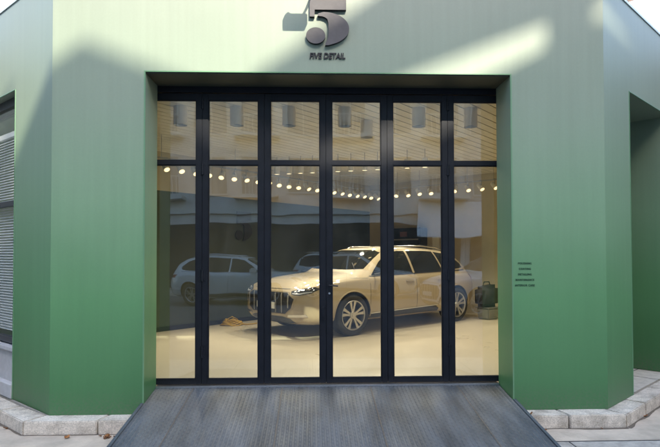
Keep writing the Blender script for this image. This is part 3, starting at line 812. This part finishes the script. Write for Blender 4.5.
def make_car(name, paint, label, cat, loc, heading, detail=True, tall=1.0, plate=(.62, .62, .60), boxy=0.0):
    root = empty(name, loc, heading, label, cat)
    tab = TAB
    if boxy:
        tab = [(x, W, zb, zs, (zr + boxy * max(0, min(1, (-x - .9) / 1.2)) if x < 0 else zr) if x > -2.4 else zr + boxy * .5, wr + .05) for x, W, zb, zs, zr, wr in TAB]
    xs = sorted(set([t[0] for t in tab] + [(-2.3 + i * .153) for i in range(31)]))
    def section(x):
        W, zb, zs, zr, wr = interp(tab, x)
        cr_ = zr - .055
        return [(0, zb), (.78 * W, zb), (.93 * W, zb + .06), (.985 * W, zb + .17), (.995 * W, .55 if zs > .7 else .5), (1.0 * W, .70 if zs > .85 else zs - .16), (.985 * W, zs - .13), (.962 * W, zs - .03),
                (.925 * W, zs + .004), (.925 * W + (wr - .925 * W) * .52 + .012, zs + (cr_ - zs) * .55), (wr, cr_), (wr * .82, zr - .018), (wr * .42, zr), (0, zr + .002)]
    def shape(x, y, z):
        if x > 1.1:
            s = ((x - 1.1) / 1.36) ** 1.6; x2 = x - .15 * s * abs(y / .9) ** 3.2
            if x > 2.1:
                k = (x - 2.1) / .36
                x2 -= k * (.16 * max(0, (z - .72) / .3) ** 2 + .10 * max(0, (.40 - z) / .2))
            return x2
        if x < -1.5:
            s = ((-1.5 - x) / .97) ** 1.6; x2 = x + .20 * s * abs(y / .9) ** 2.8
            return x2
        return x
    bm = bmesh.new(); rings = []
    for x in xs:
        half = section(x); pts = half + [(-y, z) for y, z in half[-2:0:-1]]
        rings.append([bm.verts.new((shape(x, y, z), y, z)) for y, z in pts])
    n = len(rings[0])
    for a, b in zip(rings, rings[1:]):
        for i in range(n): bm.faces.new((a[i], a[(i + 1) % n], b[(i + 1) % n], b[i]))
    for ring, sgn in ((rings[0], -1), (rings[-1], 1)):
        prev = ring; cx = sum(v.co.x for v in ring) / n; cz = sum(v.co.z for v in ring) / n
        for sc, dx in ((.80, .018), (.45, .03)):
            new = [bm.verts.new((v.co.x * .15 + .85 * (max(w.co.x for w in ring) if sgn > 0 else min(w.co.x for w in ring)) + sgn * dx * .6, v.co.y * sc, cz + (v.co.z - cz) * sc)) for v in ring]
            for i in range(n): bm.faces.new((prev[i], prev[(i + 1) % n], new[(i + 1) % n], new[i]))
            prev = new
        bm.faces.new(prev)
    bmesh.ops.recalc_face_normals(bm, faces=bm.faces)
    me = bpy.data.meshes.new('body'); bm.to_mesh(me); bm.free(); me.materials.append(paint)
    tmp = bpy.data.objects.new('tmpbody', me); COL.objects.link(tmp)
    ss = tmp.modifiers.new('s', 'SUBSURF'); ss.levels = 2; ss.render_levels = 2
    dg = bpy.context.evaluated_depsgraph_get(); dg.update()
    me2 = bpy.data.meshes.new_from_object(tmp.evaluated_get(dg)); tmp.modifiers.clear(); tmp.data = me2
    bb = bmesh.new(); bb.from_mesh(me2); tree = BVHTree.FromBMesh(bb); bb.free()
    FW, RW, WR = 1.37, -1.558, .37
    cutm = M['bag']
    cutters = []
    for wx in (FW, RW):
        for sy in (-1, 1):
            cb_ = bmesh.new(); cyl(cb_, (wx, sy * .60, WR + .01), (0, sy, 0), WR + .045, WR + .045, .8, 56); bmesh.ops.recalc_face_normals(cb_, faces=cb_.faces)
            cm = bpy.data.meshes.new('c'); cb_.to_mesh(cm); cb_.free(); cm.materials.append(cutm)
            co = bpy.data.objects.new('cut', cm); COL.objects.link(co); cutters.append(co)
            md = tmp.modifiers.new('b', 'BOOLEAN'); md.operation = 'DIFFERENCE'; md.object = co; md.solver = 'EXACT'
            try: md.material_mode = 'TRANSFER'
            except Exception: pass
    dg = bpy.context.evaluated_depsgraph_get(); dg.update()
    me3 = bpy.data.meshes.new_from_object(tmp.evaluated_get(dg)); me3.name = 'body'
    bpy.data.objects.remove(tmp)
    for c in cutters: bpy.data.objects.remove(c)
    me3.polygons.foreach_set('use_smooth', [True] * len(me3.polygons))
    me3.set_sharp_from_angle(angle=R(38))
    body = link(bpy.data.objects.new('body', me3), root)

    def panel(pname, poly, axis, off, mm, th=.012, parent=None, cell=.05, bow=0.0):
        """lay a 2-D outline on the body along an axis ('+y','-y','+x','-x') with thickness"""
        bm = bmesh.new()
        if axis[1] == 'y': P3 = lambda a, b: Vector((a, 0, b))
        else: P3 = lambda a, b: Vector((0, a, b))
        bm.faces.new([bm.verts.new(P3(a, b)) for a, b in poly])
        us = [p[0] for p in poly]; vs_ = [p[1] for p in poly]
        ax = Vector((1, 0, 0)) if axis[1] == 'y' else Vector((0, 1, 0))
        def cuts(lo, hi, nor, mk):
            k = lo + cell
            while k < hi - 1e-3:
                bmesh.ops.bisect_plane(bm, geom=bm.verts[:] + bm.edges[:] + bm.faces[:], dist=1e-5, plane_co=mk(k), plane_no=nor); k += cell
        cuts(min(us), max(us), ax, lambda k: ax * k); cuts(min(vs_), max(vs_), Vector((0, 0, 1)), lambda k: Vector((0, 0, k)))
        sg_ = 1 if axis[0] == '+' else -1
        d = Vector((0, -sg_, 0)) if axis[1] == 'y' else Vector((-sg_, 0, 0))
        for v in bm.verts:
            o_ = v.co - d * 4
            hit, nn, _, _ = tree.ray_cast(o_, d)
            if hit is None:
                hit, nn, _, _ = tree.find_nearest(v.co - d * .9); 
            v.co = hit + nn * off
            v.co -= d * bow
        bmesh.ops.triangulate(bm, faces=[f for f in bm.faces if len(f.verts) > 4])
        bmesh.ops.recalc_face_normals(bm, faces=bm.faces)
        if sum(f.normal.dot(-d) for f in bm.faces) < 0: bmesh.ops.reverse_faces(bm, faces=bm.faces)
        r = bmesh.ops.extrude_face_region(bm, geom=bm.faces[:])
        for v in [g for g in r['geom'] if isinstance(g, bmesh.types.BMVert)]: pass
        newv = [g for g in r['geom'] if isinstance(g, bmesh.types.BMVert)]
        for v in newv: v.co += d * -1 * 0
        old = [v for v in bm.verts if v not in set(newv)]
        for v in old: v.co += d * th
        return finish(pname, bm, mm, parent or root, True, 40)
    def strip2(p0, p1, w):
        a, b = Vector(p0), Vector(p1); n_ = (b - a).normalized(); n_ = Vector((-n_.y, n_.x)) * w / 2
        return [tuple(a - n_), tuple(b - n_), tuple(b + n_), tuple(a + n_)]
    G = M['carglass']; K = M['cartrim']; C = M['chrome']
    sides = ('+y', '-y')
    bx = boxy
    for s in sides:
        g = panel('side_window', [(.86, 1.07), (.56, 1.31), (.30, 1.475), (-.02, 1.53), (-.22, 1.53), (-.25, 1.075)], s, .003, G)
        g = panel('side_window', [(-.31, 1.075), (-.28, 1.532), (-.80, 1.535), (-1.08, 1.52), (-1.17, 1.095)], s, .003, G)
        q = [(-1.22, 1.10), (-1.13, 1.515), (-1.45, 1.475), (-1.72, 1.40), (-1.93, 1.25), (-1.92, 1.17)]
        if boxy: q = [(-1.22, 1.14), (-1.13, 1.53), (-1.6, 1.53), (-2.02, 1.50), (-2.08, 1.20)]
        panel('side_window', q, s, .003, G)
        panel('window_trim', strip2((.92, 1.052), (-1.94, 1.115), .016), s, .006, K if detail else C)
        # dark sill panel with a bright line
        panel('sill_trim', [(1.08, .235), (1.08, .335), (.9, .375), (-.85, .40), (-.96, .345), (-.96, .235)], s, .004, K)
        panel('sill_line', strip2((.95, .375), (-.90, .415), .016), s, .009, C)
        # panel gaps
        for a, b in (((.97, .36), (.95, 1.05)), ((-.28, .40), (-.28, 1.10)), ((-1.02, .62), (-1.20, 1.10)), ((-1.02, .62), (-.94, .42)), ((.97, 1.02), (1.35, 1.03))):
            panel('door_gap', strip2(a, b, .007), s, .0015, K, cell=.08)
        sy = 1 if s == '+y' else -1
        for hx in (-.08, -1.0):
            bm = bmesh.new(); box(bm, hx - .12, hx + .10, sy * .955 - .012, sy * .955 + .014, .925, .955, 0, .008); finish('door_handle', bm, paint, root, True, 40)
        # arch lips
        for wx in (FW, RW):
            bm = bmesh.new()
            yy = []
            pts = []
            for k in range(25):
                a = R(-8 + 196 * k / 24); px_, pz_ = wx + (WR + .052) * math.cos(a), WR + .01 + (WR + .052) * math.sin(a)
                hit, nn, _, _ = tree.ray_cast(Vector((px_, sy * 3, pz_)), Vector((0, -sy, 0)))
                if hit is None or abs(hit.y) < .6: continue
                pts.append((px_, hit.y - sy * .003, pz_))
            tube(bm, pts, .014, 8); finish('arch_lip', bm, paint, root, True)
        # mirror: thin camera arm, or a classic mirror
        bm = bmesh.new()
        if detail:
            tube(bm, [(.80, sy * .90, 1.09), (.79, sy * 1.0, 1.10), (.77, sy * 1.10, 1.105)], .018, 8)
            box(bm, .70, .86, min(sy * 1.05, sy * 1.17), max(sy * 1.05, sy * 1.17), 1.085, 1.125, 0, .012)
        else:
            box(bm, .62, .80, min(sy * .96, sy * 1.20), max(sy * .96, sy * 1.20), 1.05, 1.22, 0, .035); box(bm, .68, .76, min(sy * .88, sy * .98), max(sy * .88, sy * .98), 1.06, 1.12, 0, .01)
        finish('wing_mirror', bm, K if detail else paint, root, True, 40)
        bm = bmesh.new(); tube(bm, [(.15, sy * .575, 1.56), (0, sy * .585, 1.625), (-.8, sy * .60, 1.64), (-1.3, sy * .595, 1.61), (-1.6, sy * .58, 1.55)] if not boxy else
                               [(.15, sy * .6, 1.56), (0, sy * .61, 1.64), (-.8, sy * .62, 1.66), (-1.9, sy * .61, 1.65)], .014, 8)
        finish('roof_rail', bm, C, root, True)
    # screens
    panel('windscreen', [(-.72, 1.185), (-.68, 1.34), (-.625, 1.50), (-.45, 1.55), (.45, 1.55), (.625, 1.50), (.68, 1.34), (.72, 1.185), (.40, 1.17), (-.40, 1.17)], '+x', .003, G)
    top = 1.44 + (boxy * .6)
    panel('rear_window', [(-.60, 1.14), (-.54, top), (.54, top), (.60, 1.14)], '-x', .004, G)
    bm = bmesh.new()
    for sy in (1, -1): tube(bm, [(1.02, sy * .60, 1.185), (.86, sy * .28 + .1, 1.30)], .008, 6)
    finish('wiper', bm, K, root)
    # nose
    oct_ = [(-.50, .80), (.50, .80), (.66, .70), (.60, .54), (.46, .44), (-.46, .44), (-.60, .54), (-.66, .70)]
    big = [(y * 1.07, .615 + (z - .615) * 1.10) for y, z in oct_]
    panel('grille_surround', big, '+x', .004, paint)
    gr = panel('grille', oct_, '+x', .012, M['grille'])
    for i in range(8):
        y = -.56 + i * .16
        zt = .79 if abs(y) < .50 else .755; zb_ = .455 + max(0, abs(y) - .46) * .9
        panel('grille_bar', [(y - .008, zb_), (y + .008, zb_), (y + .008, zt), (y - .008, zt)], '+x', .030, M['barsilver'], parent=gr)
    if detail:
        em = empty('emblem', (0, 0, 0)); em.parent = root
        for i in range(4):
            bm = bmesh.new(); y0 = -.12 + i * .08
            x0 = 2.47
            h, nn, _, _ = tree.ray_cast(Vector((4, y0, .72)), Vector((-1, 0, 0)))
            tube(bm, [(h.x + .056, y0 + .052 * math.cos(R(t)), .72 + .052 * math.sin(R(t))) for t in range(0, 360, 20)], .0065, 8, closed=True)
            finish('ring', bm, C, em, True)
    h, nn, _, _ = tree.ray_cast(Vector((4, .0, .56)), Vector((-1, 0, 0)))
    bm = bmesh.new(); box(bm, h.x + .046, h.x + .060, -.26, .26, .515, .63, 0, .004); finish('number_plate', bm, mat('plate ' + name, plate, .45), root)
    for sy in (1, -1):
        hl = panel('headlight', [(sy * y, z) for y, z in [(.60, .775), (.56, .825), (.66, .855), (.87, .90), (.915, .87), (.88, .80), (.76, .765)]], '+x', .006, M['lampglass'], cell=.03)
        panel('light_strip', [(sy * y, z) for y, z in [(.61, .78), (.61, .792), (.74, .795), (.88, .828), (.88, .812), (.76, .775)]], '+x', .012, M['drl'], parent=hl, cell=.03)
        for k in range(4):
            yc = .65 + k * .06; zc = .822 + k * .012
            panel('lamp_cell', [(sy * (yc - .02), zc - .014), (sy * (yc + .02), zc - .010), (sy * (yc + .02), zc + .014), (sy * (yc - .02), zc + .010)], '+x', .013, C, parent=hl, cell=.02)
        panel('side_intake', [(sy * y, z) for y, z in [(.60, .44), (.64, .52), (.80, .50), (.84, .42), (.78, .37)]], '+x', .005, K if not detail else paint, cell=.04)
        panel('fog_trim', [(sy * y, z) for y, z in [(.52, .385), (.54, .425), (.84, .445), (.85, .40)]], '+x', .010, C, cell=.04)
        panel('tail_light', [(sy * y, z) for y, z in [(.30, .93), (.30, .975), (.86, 1.01), (.87, .90), (.62, .92)]], '-x', .006, M['taillight'], cell=.04)
    panel('lower_intake', [(-.60, .285), (-.56, .355), (-.40, .385), (.40, .385), (.56, .355), (.60, .285), (.40, .26), (-.40, .26)], '+x', .006, M['grille'])
    panel('bonnet_gap', strip2((-.50, .862), (.50, .862), .008), '+x', .002, K)
    panel('rear_bumper_trim', [(-.70, .40), (-.66, .52), (.66, .52), (.70, .40)], '-x', .005, K)
    # wheels
    for wx in (FW, RW):
        for sy in (1, -1):
            w = empty('wheel', (wx, sy * .835, WR), 0 if sy > 0 else math.pi); w.parent = root
            bm = bmesh.new()
            lathe(bm, [(.262, -.11), (.30, -.125), (.345, -.12), (.364, -.10), (.37, -.05), (.37, .05), (.364, .10), (.345, .12), (.30, .125), (.262, .11)], 64)
            for k in range(2):
                pass
            finish('tyre', bm, M['tyre'], w, True, 60)
            bm = bmesh.new()
            lathe(bm, [(.262, .118), (.268, .122), (.262, .126), (.248, .118), (.240, .06), (.238, -.10)], 64)
            for k in range(5):
                for dd in (-.17, .17):
                    a = 2 * math.pi * k / 5 + .3
                    r0, r1 = .055, .250
                    a0, a1 = a + dd * .9, a + dd * 1.25
                    p0 = Vector((r0 * math.cos(a0), .100, r0 * math.sin(a0))); p1 = Vector((r1 * math.cos(a1), .112, r1 * math.sin(a1)))
                    dv = (p1 - p0).normalized(); sd_ = Vector((-dv.z, 0, dv.x))
                    vs_ = []
                    for p, ww in ((p0, .017), (p0.lerp(p1, .55), .020), (p1, .029)):
                        vs_.append([bm.verts.new(p + sd_ * ww), bm.verts.new(p - sd_ * ww), bm.verts.new(p - sd_ * ww * .8 - Vector((0, .035, 0))), bm.verts.new(p + sd_ * ww * .8 - Vector((0, .035, 0)))])
                    for A, B in zip(vs_, vs_[1:]):
                        for i in range(4): bm.faces.new((A[i], A[(i + 1) % 4], B[(i + 1) % 4], B[i]))
                    bm.faces.new(vs_[0][::-1]); bm.faces.new(vs_[-1])
            cyl(bm, (0, .075, 0), (0, 1, 0), .075, .062, .035, 24); cyl(bm, (0, .11, 0), (0, 1, 0), .032, .030, .008, 20)
            finish('rim', bm, M['rim'], w, True, 35)
            bm = bmesh.new(); cyl(bm, (0, .0, 0), (0, 1, 0), .175, .175, .03, 40); finish('brake_disc', bm, M['disc'], w, True, 35)
            bm = bmesh.new(); cyl(bm, (0, -.10, 0), (0, 1, 0), .236, .236, .03, 40); finish('wheel_back', bm, M['bag'], w)
    if tall != 1.0: root.scale = (1, 1, tall)
    return root

def carpaint(name, col, metal=.35, rough=.32):
    m = mat(name, col, .48, metal=metal, coat=1.0, var=.02, vscale=4, spec=.3)
    m.node_tree.nodes['Principled BSDF'].inputs['Coat Roughness'].default_value = .035; return m
M['carglass'] = mat('tinted car glass', (.008, .010, .010), .04, spec=.5)
M['cartrim'] = mat('black car trim', (.012, .012, .013), .4)
M['chrome'] = mat('satin chrome', (.62, .62, .62), .22, metal=1)
M['grille'] = mat('dark grille mesh', (.02, .021, .023), .35, bump=.6, bscale=90)
M['lampglass'] = mat('headlamp glass', (.03, .032, .035), .05, spec=.8, coat=.6)
M['drl'] = mat('clear light strip', (.45, .46, .47), .35)
M['taillight'] = mat('red lamp glass', (.22, .01, .01), .12, coat=.5)
M['tyre'] = mat('tyre rubber', (.018, .018, .018), .75)
M['rim'] = mat('silver alloy', (.50, .49, .47), .32, metal=.85)
M['barsilver'] = mat('satin silver bar', (.33, .32, .30), .3)
M['disc'] = mat('brake disc steel', (.12, .12, .12), .4, metal=.8)

TH = R(39.5)
u = Vector((-math.cos(TH), -math.sin(TH)))                   # heading, towards the lower left of the picture
lft = Vector((-u.y, u.x))                                    # left flank direction (faces the door)
FWL = Vector((.756, 4.12)) + Vector((0, 0))
c = FWL + Vector((-.05, 0)) - u * 1.37 * 1.07 - lft * .90 * 1.05
make_car('electric_car', carpaint('beige gold car paint', (.40, .325, .21), .12, .30), 'champagne beige electric SUV parked at an angle inside the lit showroom',
         'car', (c.x, c.y, ZF), math.atan2(u.y, u.x), True)
bpy.data.objects['electric_car'].scale = (1.07, 1.05, 1.0)
# vehicles across the street (seen as reflections in the door glass)
make_car('parked_suv', carpaint('silver car paint', (.62, .66, .64), .25, .3), 'silver SUV parked across the street, mirrored in the left door panes', 'car',
         (-2.55, -13.3, .0), R(10), False, 1.08)
make_car('parked_suv', carpaint('pale grey car paint', (.50, .50, .46), .2, .35), 'boxy pale grey SUV parked behind the silver one across the street', 'car',
         (1.75, -15.2, .0), R(10), False, 1.12, boxy=.13)
make_car('parked_suv', carpaint('white car paint', (.70, .70, .70), .0, .3), 'white SUV on the street facing left, mirrored in the right door panes', 'car',
         (5.75, -9.6, .0), R(180 - 14), False, 1.08)

# ================================================================== STREET BEHIND THE CAMERA
M['plaster'] = mat('weathered pale plaster', (.66, .64, .60), .85, var=.14, vscale=1.2, bump=.3, bscale=20)
M['plaster2'] = mat('grey render', (.50, .50, .49), .85, var=.14, vscale=1.0, bump=.3, bscale=20)
M['brickish'] = mat('brown brick wall', (.24, .15, .11), .85, var=.2, vscale=8)
M['dkglass'] = mat('curtained window glass', (.16, .16, .15), .10, spec=.8, var=.75, vscale=.9, stretch=(3, 1, .4))
M['sidewall'] = mat('dark grey brick wall', (.13, .14, .14), .85, var=.25, vscale=8, bump=.3, bscale=30)
M['wframe'] = mat('white window frame', (.62, .62, .58), .5)
M['shutter'] = mat('dark grey shopfront', (.028, .032, .028), .5, var=.15, vscale=2)
def zsh(z, dy): return z
YS = -20.0
def fx(x): return x + SX * (-YS)          # facade X -> X on the opposite front plane
def fz(z): return z + SZ * (-YS)
def px2(x, y): return (fx((x - 312) / 96.4), fz(1.76 + (255 - y) / 96.4))

def opp_building(name, x0, x1, h, m, label, nx, floors, ground_m, balcony=False):
    r = empty(name, ((x0 + x1) / 2, YS, 0), 0, label, 'building'); ox = (x0 + x1) / 2
    bm = bmesh.new(); box(bm, x0 - ox, x1 - ox, -11, 0, 0, h); finish('wall', bm, m, r)
    fh = (h - 4.2) / floors; cw_ = (x1 - x0) / nx
    bm = bmesh.new(); box(bm, x0 - ox + .3, x1 - ox - .3, .0, .05, .12, 3.3); finish('shopfront', bm, ground_m, r)
    bm = bmesh.new(); box(bm, x0 - ox, x1 - ox, .0, .22, 3.75, 4.0); finish('cornice', bm, M['wframe'], r)
    for f in range(floors):
        for i in range(nx):
            cx = x0 - ox + cw_ * (i + .5); zc = 4.2 + fh * (f + .5)
            bm = bmesh.new(); ww, hh = min(.75, cw_ * .33), fh * .30
            for a, b, c_, d in ((-ww - .06, ww + .06, hh, hh + .07), (-ww - .06, ww + .06, -hh - .09, -hh), (-ww - .06, -ww, -hh, hh), (ww, ww + .06, -hh, hh), (-.025, .025, -hh, hh)):
                box(bm, cx + a, cx + b, .0, .07, zc + c_, zc + d)
            fr_ = finish('window', bm, M['wframe'], r)
            bm = bmesh.new(); box(bm, cx - ww, cx + ww, -.02, .02, zc - hh, zc + hh); finish('pane', bm, M['dkglass'], fr_)
            if balcony and i % 2 == 0:
                bm = bmesh.new(); box(bm, cx - 1.1, cx + 1.1, 0.0, .9, zc - hh - .3, zc - hh - .16)
                for k in range(12): box(bm, cx - 1.08 + k * .19, cx - 1.05 + k * .19, .84, .87, zc - hh - .16, zc - hh + .75)
                box(bm, cx - 1.1, cx + 1.1, .83, .88, zc - hh + .75, zc - hh + .80); finish('balcony', bm, M['wframe'], r)
    return r
HA = fz(3.20)
bA = opp_building('apartment_block', -13, 7.6, HA, M['plaster'], 'pale apartment block with balconies across the street, mirrored in the upper panes', 9, 5, M['shutter'], True)
bB = opp_building('apartment_block', 7.62, 19, HA, M['plaster2'], 'grey apartment block with a sloping roof line across the street', 5, 5, M['shutter'])
bC = opp_building('apartment_block', -30, -13.2, 21.5, M['plaster2'], 'tall grey apartment block far along the street opposite', 7, 6, M['shutter'])
bD = opp_building('apartment_block', 19.1, 36, 26, M['plaster'], 'tallest pale apartment block on the street opposite', 6, 7, M['shutter'])
oxA, oxB = (-13 + 7.6) / 2, (7.62 + 19) / 2
def wallprism(bm, pts, ox, y0, y1, mi=0):
    a = [bm.verts.new((x - ox, y0, z)) for x, z in pts]; b = [bm.verts.new((x - ox, y1, z)) for x, z in pts]
    bm.faces.new(a); bm.faces.new(b[::-1]); n = len(pts)
    for i in range(n): bm.faces.new((a[i], b[i], b[(i + 1) % n], a[(i + 1) % n]))
# gabled roof house on block A
pk = px2(85, 40); gl = (pk[0] - 2.6, pk[1] - 1.75); gr_ = (pk[0] + 2.0, HA + .001)
bm = bmesh.new(); wallprism(bm, [(pk[0] - 1.25, HA + .001), (pk[0] - 1.25 + .0, pk[1] - .92), pk, gr_], oxA, 0, -3)
finish('gable', bm, M['plaster'], bA)
bm = bmesh.new(); wallprism(bm, [(-12.9, HA + .001), (fx(-3.25), HA + .001), (fx(-3.25), fz(4.35)), (-12.9, fz(4.35))], oxA, 0, -4)  # unseen raised block added to keep sun off the left window
finish('shade_block', bm, M['plaster2'], bA)
# sloping parapet on block B that follows the lower shadow edge
l1, l2 = px2(500, 68), px2(560, 37)
sl2 = (l2[1] - l1[1]) / (l2[0] - l1[0])
xs0 = l1[0] - (l1[1] - HA) / sl2
bm = bmesh.new(); wallprism(bm, [(max(xs0, 7.63), HA + .001), (19, HA + .001), (19, l1[1] + sl2 * (12.6 - l1[0])), (12.6, l1[1] + sl2 * (12.6 - l1[0])), l1], oxB, 0, -.5)
finish('sloping_parapet', bm, M['plaster2'], bB)
# unseen slanting slab added above it to cast the diagonal shade strip
c0, c1 = px2(250, 76), px2(450, 0); sC = (c1[1] - c0[1]) / (c1[0] - c0[0])
d0, d1 = px2(420, 68), px2(552, 17); sD = (d1[1] - d0[1]) / (d1[0] - d0[0])
xe = 19.2
top_at = lambda x: c0[1] + sC * (x - c0[0])
bot_at = lambda x: d0[1] + sD * (x - d0[0])
bm = bmesh.new(); wallprism(bm, [(c0[0], top_at(c0[0])), (c0[0] + .05, bot_at(c0[0] + .05)), (xe, bot_at(xe)), (xe, top_at(xe) + 4)], oxB, 0, -.06)
finish('shadow_slab', bm, M['shutter'], bB)
xp = px2(553, 0)[0]
bm = bmesh.new(); box(bm, xp - oxB, xp + .55 - oxB, -.075, -.062, HA, bot_at(xp) + .2); box(bm, 12.9 - oxB, 19 - oxB, -.12, -.062, HA, bot_at(13) + .4)  # added uprights that block sun through parts of the slot
finish('shadow_post', bm, M['shutter'], bB)
# white awning over a shop across the street
DA = 25.4
ax0, ax1 = (415 - 312) / 540 * DA, (500 - 312) / 540 * DA
aw = empty('shop_awning', ((ax0 + ax1) / 2, YS + .06, 0), 0, 'white sloping awning over the shop across the street, mirrored at the right', 'awning')
hw = (ax1 - ax0) / 2
bm = bmesh.new(); wz0, wz1 = 1.76 + 19 / 540 * DA, 1.76 + 56 / 540 * DA
v = [bm.verts.new(p) for p in ((-hw, 1.5, wz0), (hw, 1.5, wz0), (hw, 0, wz1), (-hw + .5, 0, wz1))]
v2 = [bm.verts.new((q.co.x, q.co.y - .02, q.co.z - .05)) for q in v]
bm.faces.new(v); bm.faces.new(v2[::-1])
for i in range(4): bm.faces.new((v[i], v[(i + 1) % 4], v2[(i + 1) % 4], v2[i]))
finish('canvas', bm, M['white'], aw)
# far pavement
bm = bmesh.new(); prism(bm, [(-60, -40), (60, -40), (60, -16.9), (-60, -16.9)], -.1, .12); struct('far_pavement', bm, M['concrete2'])
# street lamp / pole opposite
pl = empty('utility_pole', (-6.5, -17.6, .12), 0, 'grey concrete utility pole on the far pavement', 'pole')
bm = bmesh.new(); cyl(bm, (0, 0, 0), (0, 0, 1), .17, .10, 9.5, 20); finish('shaft', bm, M['plaster2'], pl, True, 40)
bm = bmesh.new(); box(bm, -.9, .9, -.05, .05, 8.6, 8.7); box(bm, -.6, .6, -.05, .05, 7.8, 7.9); finish('crossarm', bm, M['grey'], pl)

# neighbours rising behind the shop at either side
nb = empty('neighbour_building', (11.5, 8.5, 0), math.atan2(UR.y, UR.x), 'white building with a brown eave rising behind the right parapet', 'building')
bm = bmesh.new(); box(bm, -2.8, 6, 0, 6, 0, 8.3); finish('wall', bm, mat('white render', (.78, .77, .74), .8), nb)
bm = bmesh.new(); box(bm, -2.2, 6.4, -.7, 6.4, 8.3, 8.75); finish('eave', bm, M['brickish'], nb)
nb2 = empty('neighbour_building', (-9.3, 6.2, 0), math.atan2(-UL.y, -UL.x), 'building with a brown eave behind the left parapet', 'building')
bm = bmesh.new(); box(bm, -6, -.2, 0, 5, 0, 7.0); finish('wall', bm, M['plaster'], nb2)
bm = bmesh.new(); box(bm, -6.2, 0, -.4, 5, 7.0, 7.5); finish('eave', bm, M['brickish'], nb2)

# unseen low blocks added at both sides to hide low sky from the angled walls
for x0, x1, lab in ((-24, -8.2, 'unseen low dark grey block left of the green shop, added to shade its angled wall'), (8.6, 24, 'unseen low dark grey block right of the green shop, added to shade its angled wall')):
    sb = empty('side_sky_blocker', ((x0 + x1) / 2, 2.5, 0), 0, lab, 'building'); hw_ = (x1 - x0) / 2
    bm = bmesh.new(); box(bm, -hw_, hw_, -5, 4.6, 0, 5.6); finish('wall', bm, M['sidewall'], sb)
    bm = bmesh.new(); box(bm, -hw_ - .15, hw_ + .15, -5.15, 4.75, 5.601, 5.8); finish('cornice', bm, M['plaster2'], sb)
    for k in range(4):
        bm = bmesh.new(); xw = -hw_ + 1.6 + k * 3.6; box(bm, xw, xw + 2.2, -5.04, -4.99, .9, 2.9); finish('window', bm, M['dkglass'], sb)

# dry leaves ---------------------------------------------------------
def leaf_mesh(k):
    bm = bmesh.new(); rr_ = random.Random(k); n = 7; L_ = .032; W_ = .018
    top = [bm.verts.new((L_ * (i / (n - 1) - .5), W_ * math.sin(math.pi * i / (n - 1)) ** .8 * rr_.uniform(.75, 1.1), .004 + .009 * rr_.random())) for i in range(n)]
    mid = [bm.verts.new((L_ * (i / (n - 1) - .5), 0, .003 * math.sin(i) + .002)) for i in range(n)]
    bot = [bm.verts.new((L_ * (i / (n - 1) - .5), -W_ * math.sin(math.pi * i / (n - 1)) ** .8 * rr_.uniform(.75, 1.1), .004 + .009 * rr_.random())) for i in range(n)]
    for i in range(n - 1):
        bm.faces.new((top[i], top[i + 1], mid[i + 1], mid[i])); bm.faces.new((mid[i], mid[i + 1], bot[i + 1], bot[i]))
    return bm
protos = [finish('dry_leaf', leaf_mesh(k), M['leaf'] if k % 2 else M['leaf2']) for k in range(4)]
spots = []
for _ in range(24): spots.append((2.115 + abs(random.gauss(0, .07)), -.23 - abs(random.gauss(0, .10)), .012))
for _ in range(3): spots.append((2.13 + random.random() * .14, -.10 + random.uniform(-.06, .06), .141))
for _ in range(12): spots.append((-1.80 - abs(random.gauss(0, .16)), -.235 - abs(random.gauss(0, .05)), .012))
spots += [(-2.05, -.27, .012), (-2.35, -.3, .012), (2.9, -.24, .012), (3.6, .15, .012), (-3.1, .0, .012)]
for i, (x, y, z) in enumerate(spots):
    o = protos[i] if i < 4 else protos[i % 4].copy()
    if i >= 4: COL.objects.link(o)
    o.location = (x, y, z); o.rotation_euler = (random.uniform(-.4, .4), random.uniform(-.4, .4), random.uniform(0, 6.28)); s = random.uniform(.8, 1.7); o.scale = (s, s, s)
    tag(o, 'small dry brown leaf lying by the kerb beside the steel ramp', 'leaf', 'dry leaves along the kerb')

# ================================================================== LIGHT, SKY, CAMERA
w = bpy.data.worlds.new('World'); SC.world = w; w.use_nodes = True
nt = w.node_tree; sk = nt.nodes.new('ShaderNodeTexSky'); sk.sky_type = 'NISHITA'; sk.sun_disc = False
sk.sun_elevation = math.asin(SUN.z); sk.sun_rotation = math.atan2(SUN.x, SUN.y)
sk.dust_density = 2.0; sk.air_density = 1.0; sk.ozone_density = 1.0
bgn = nt.nodes['Background']; nt.links.new(sk.outputs[0], bgn.inputs[0]); bgn.inputs[1].default_value = .15
l = bpy.data.lights.new('sun', 'SUN'); l.energy = 2.0; l.angle = R(.55); l.color = (.78, .71, .58)
o = bpy.data.objects.new('sun', l); o.rotation_euler = SUN.to_track_quat('Z', 'Y').to_euler(); o.location = (3, -8, 12); link(o)

cam = bpy.data.cameras.new('camera'); co = bpy.data.objects.new('camera', cam); link(co)
cam.sensor_width = 36; cam.lens = 540 / 660 * 36; cam.shift_y = -.030 * -1; cam.clip_end = 2000; cam.clip_start = .05
pitch_, yaw_, roll_ = R(1.25), R(1.9), R(.12)
mw = Matrix.Rotation(-yaw_, 4, 'Z') @ Matrix.Rotation(R(90) + pitch_, 4, 'X') @ Matrix.Rotation(-roll_, 4, 'Z')
co.matrix_world = Matrix.Translation((0, -5.6, 1.76)) @ mw
SC.camera = co
SC.view_settings.view_transform = 'Standard'; SC.view_settings.look = 'None'; SC.view_settings.exposure = 2.45; SC.view_settings.gamma = 1
SC.render.engine = 'CYCLES'
SC.cycles.max_bounces = 10; SC.cycles.transparent_max_bounces = 12; SC.cycles.glossy_bounces = 6; SC.cycles.diffuse_bounces = 5
SC.cycles.caustics_reflective = False; SC.cycles.caustics_refractive = False
SC.cycles.use_denoising = True
SC.cycles.sample_clamp_indirect = 6
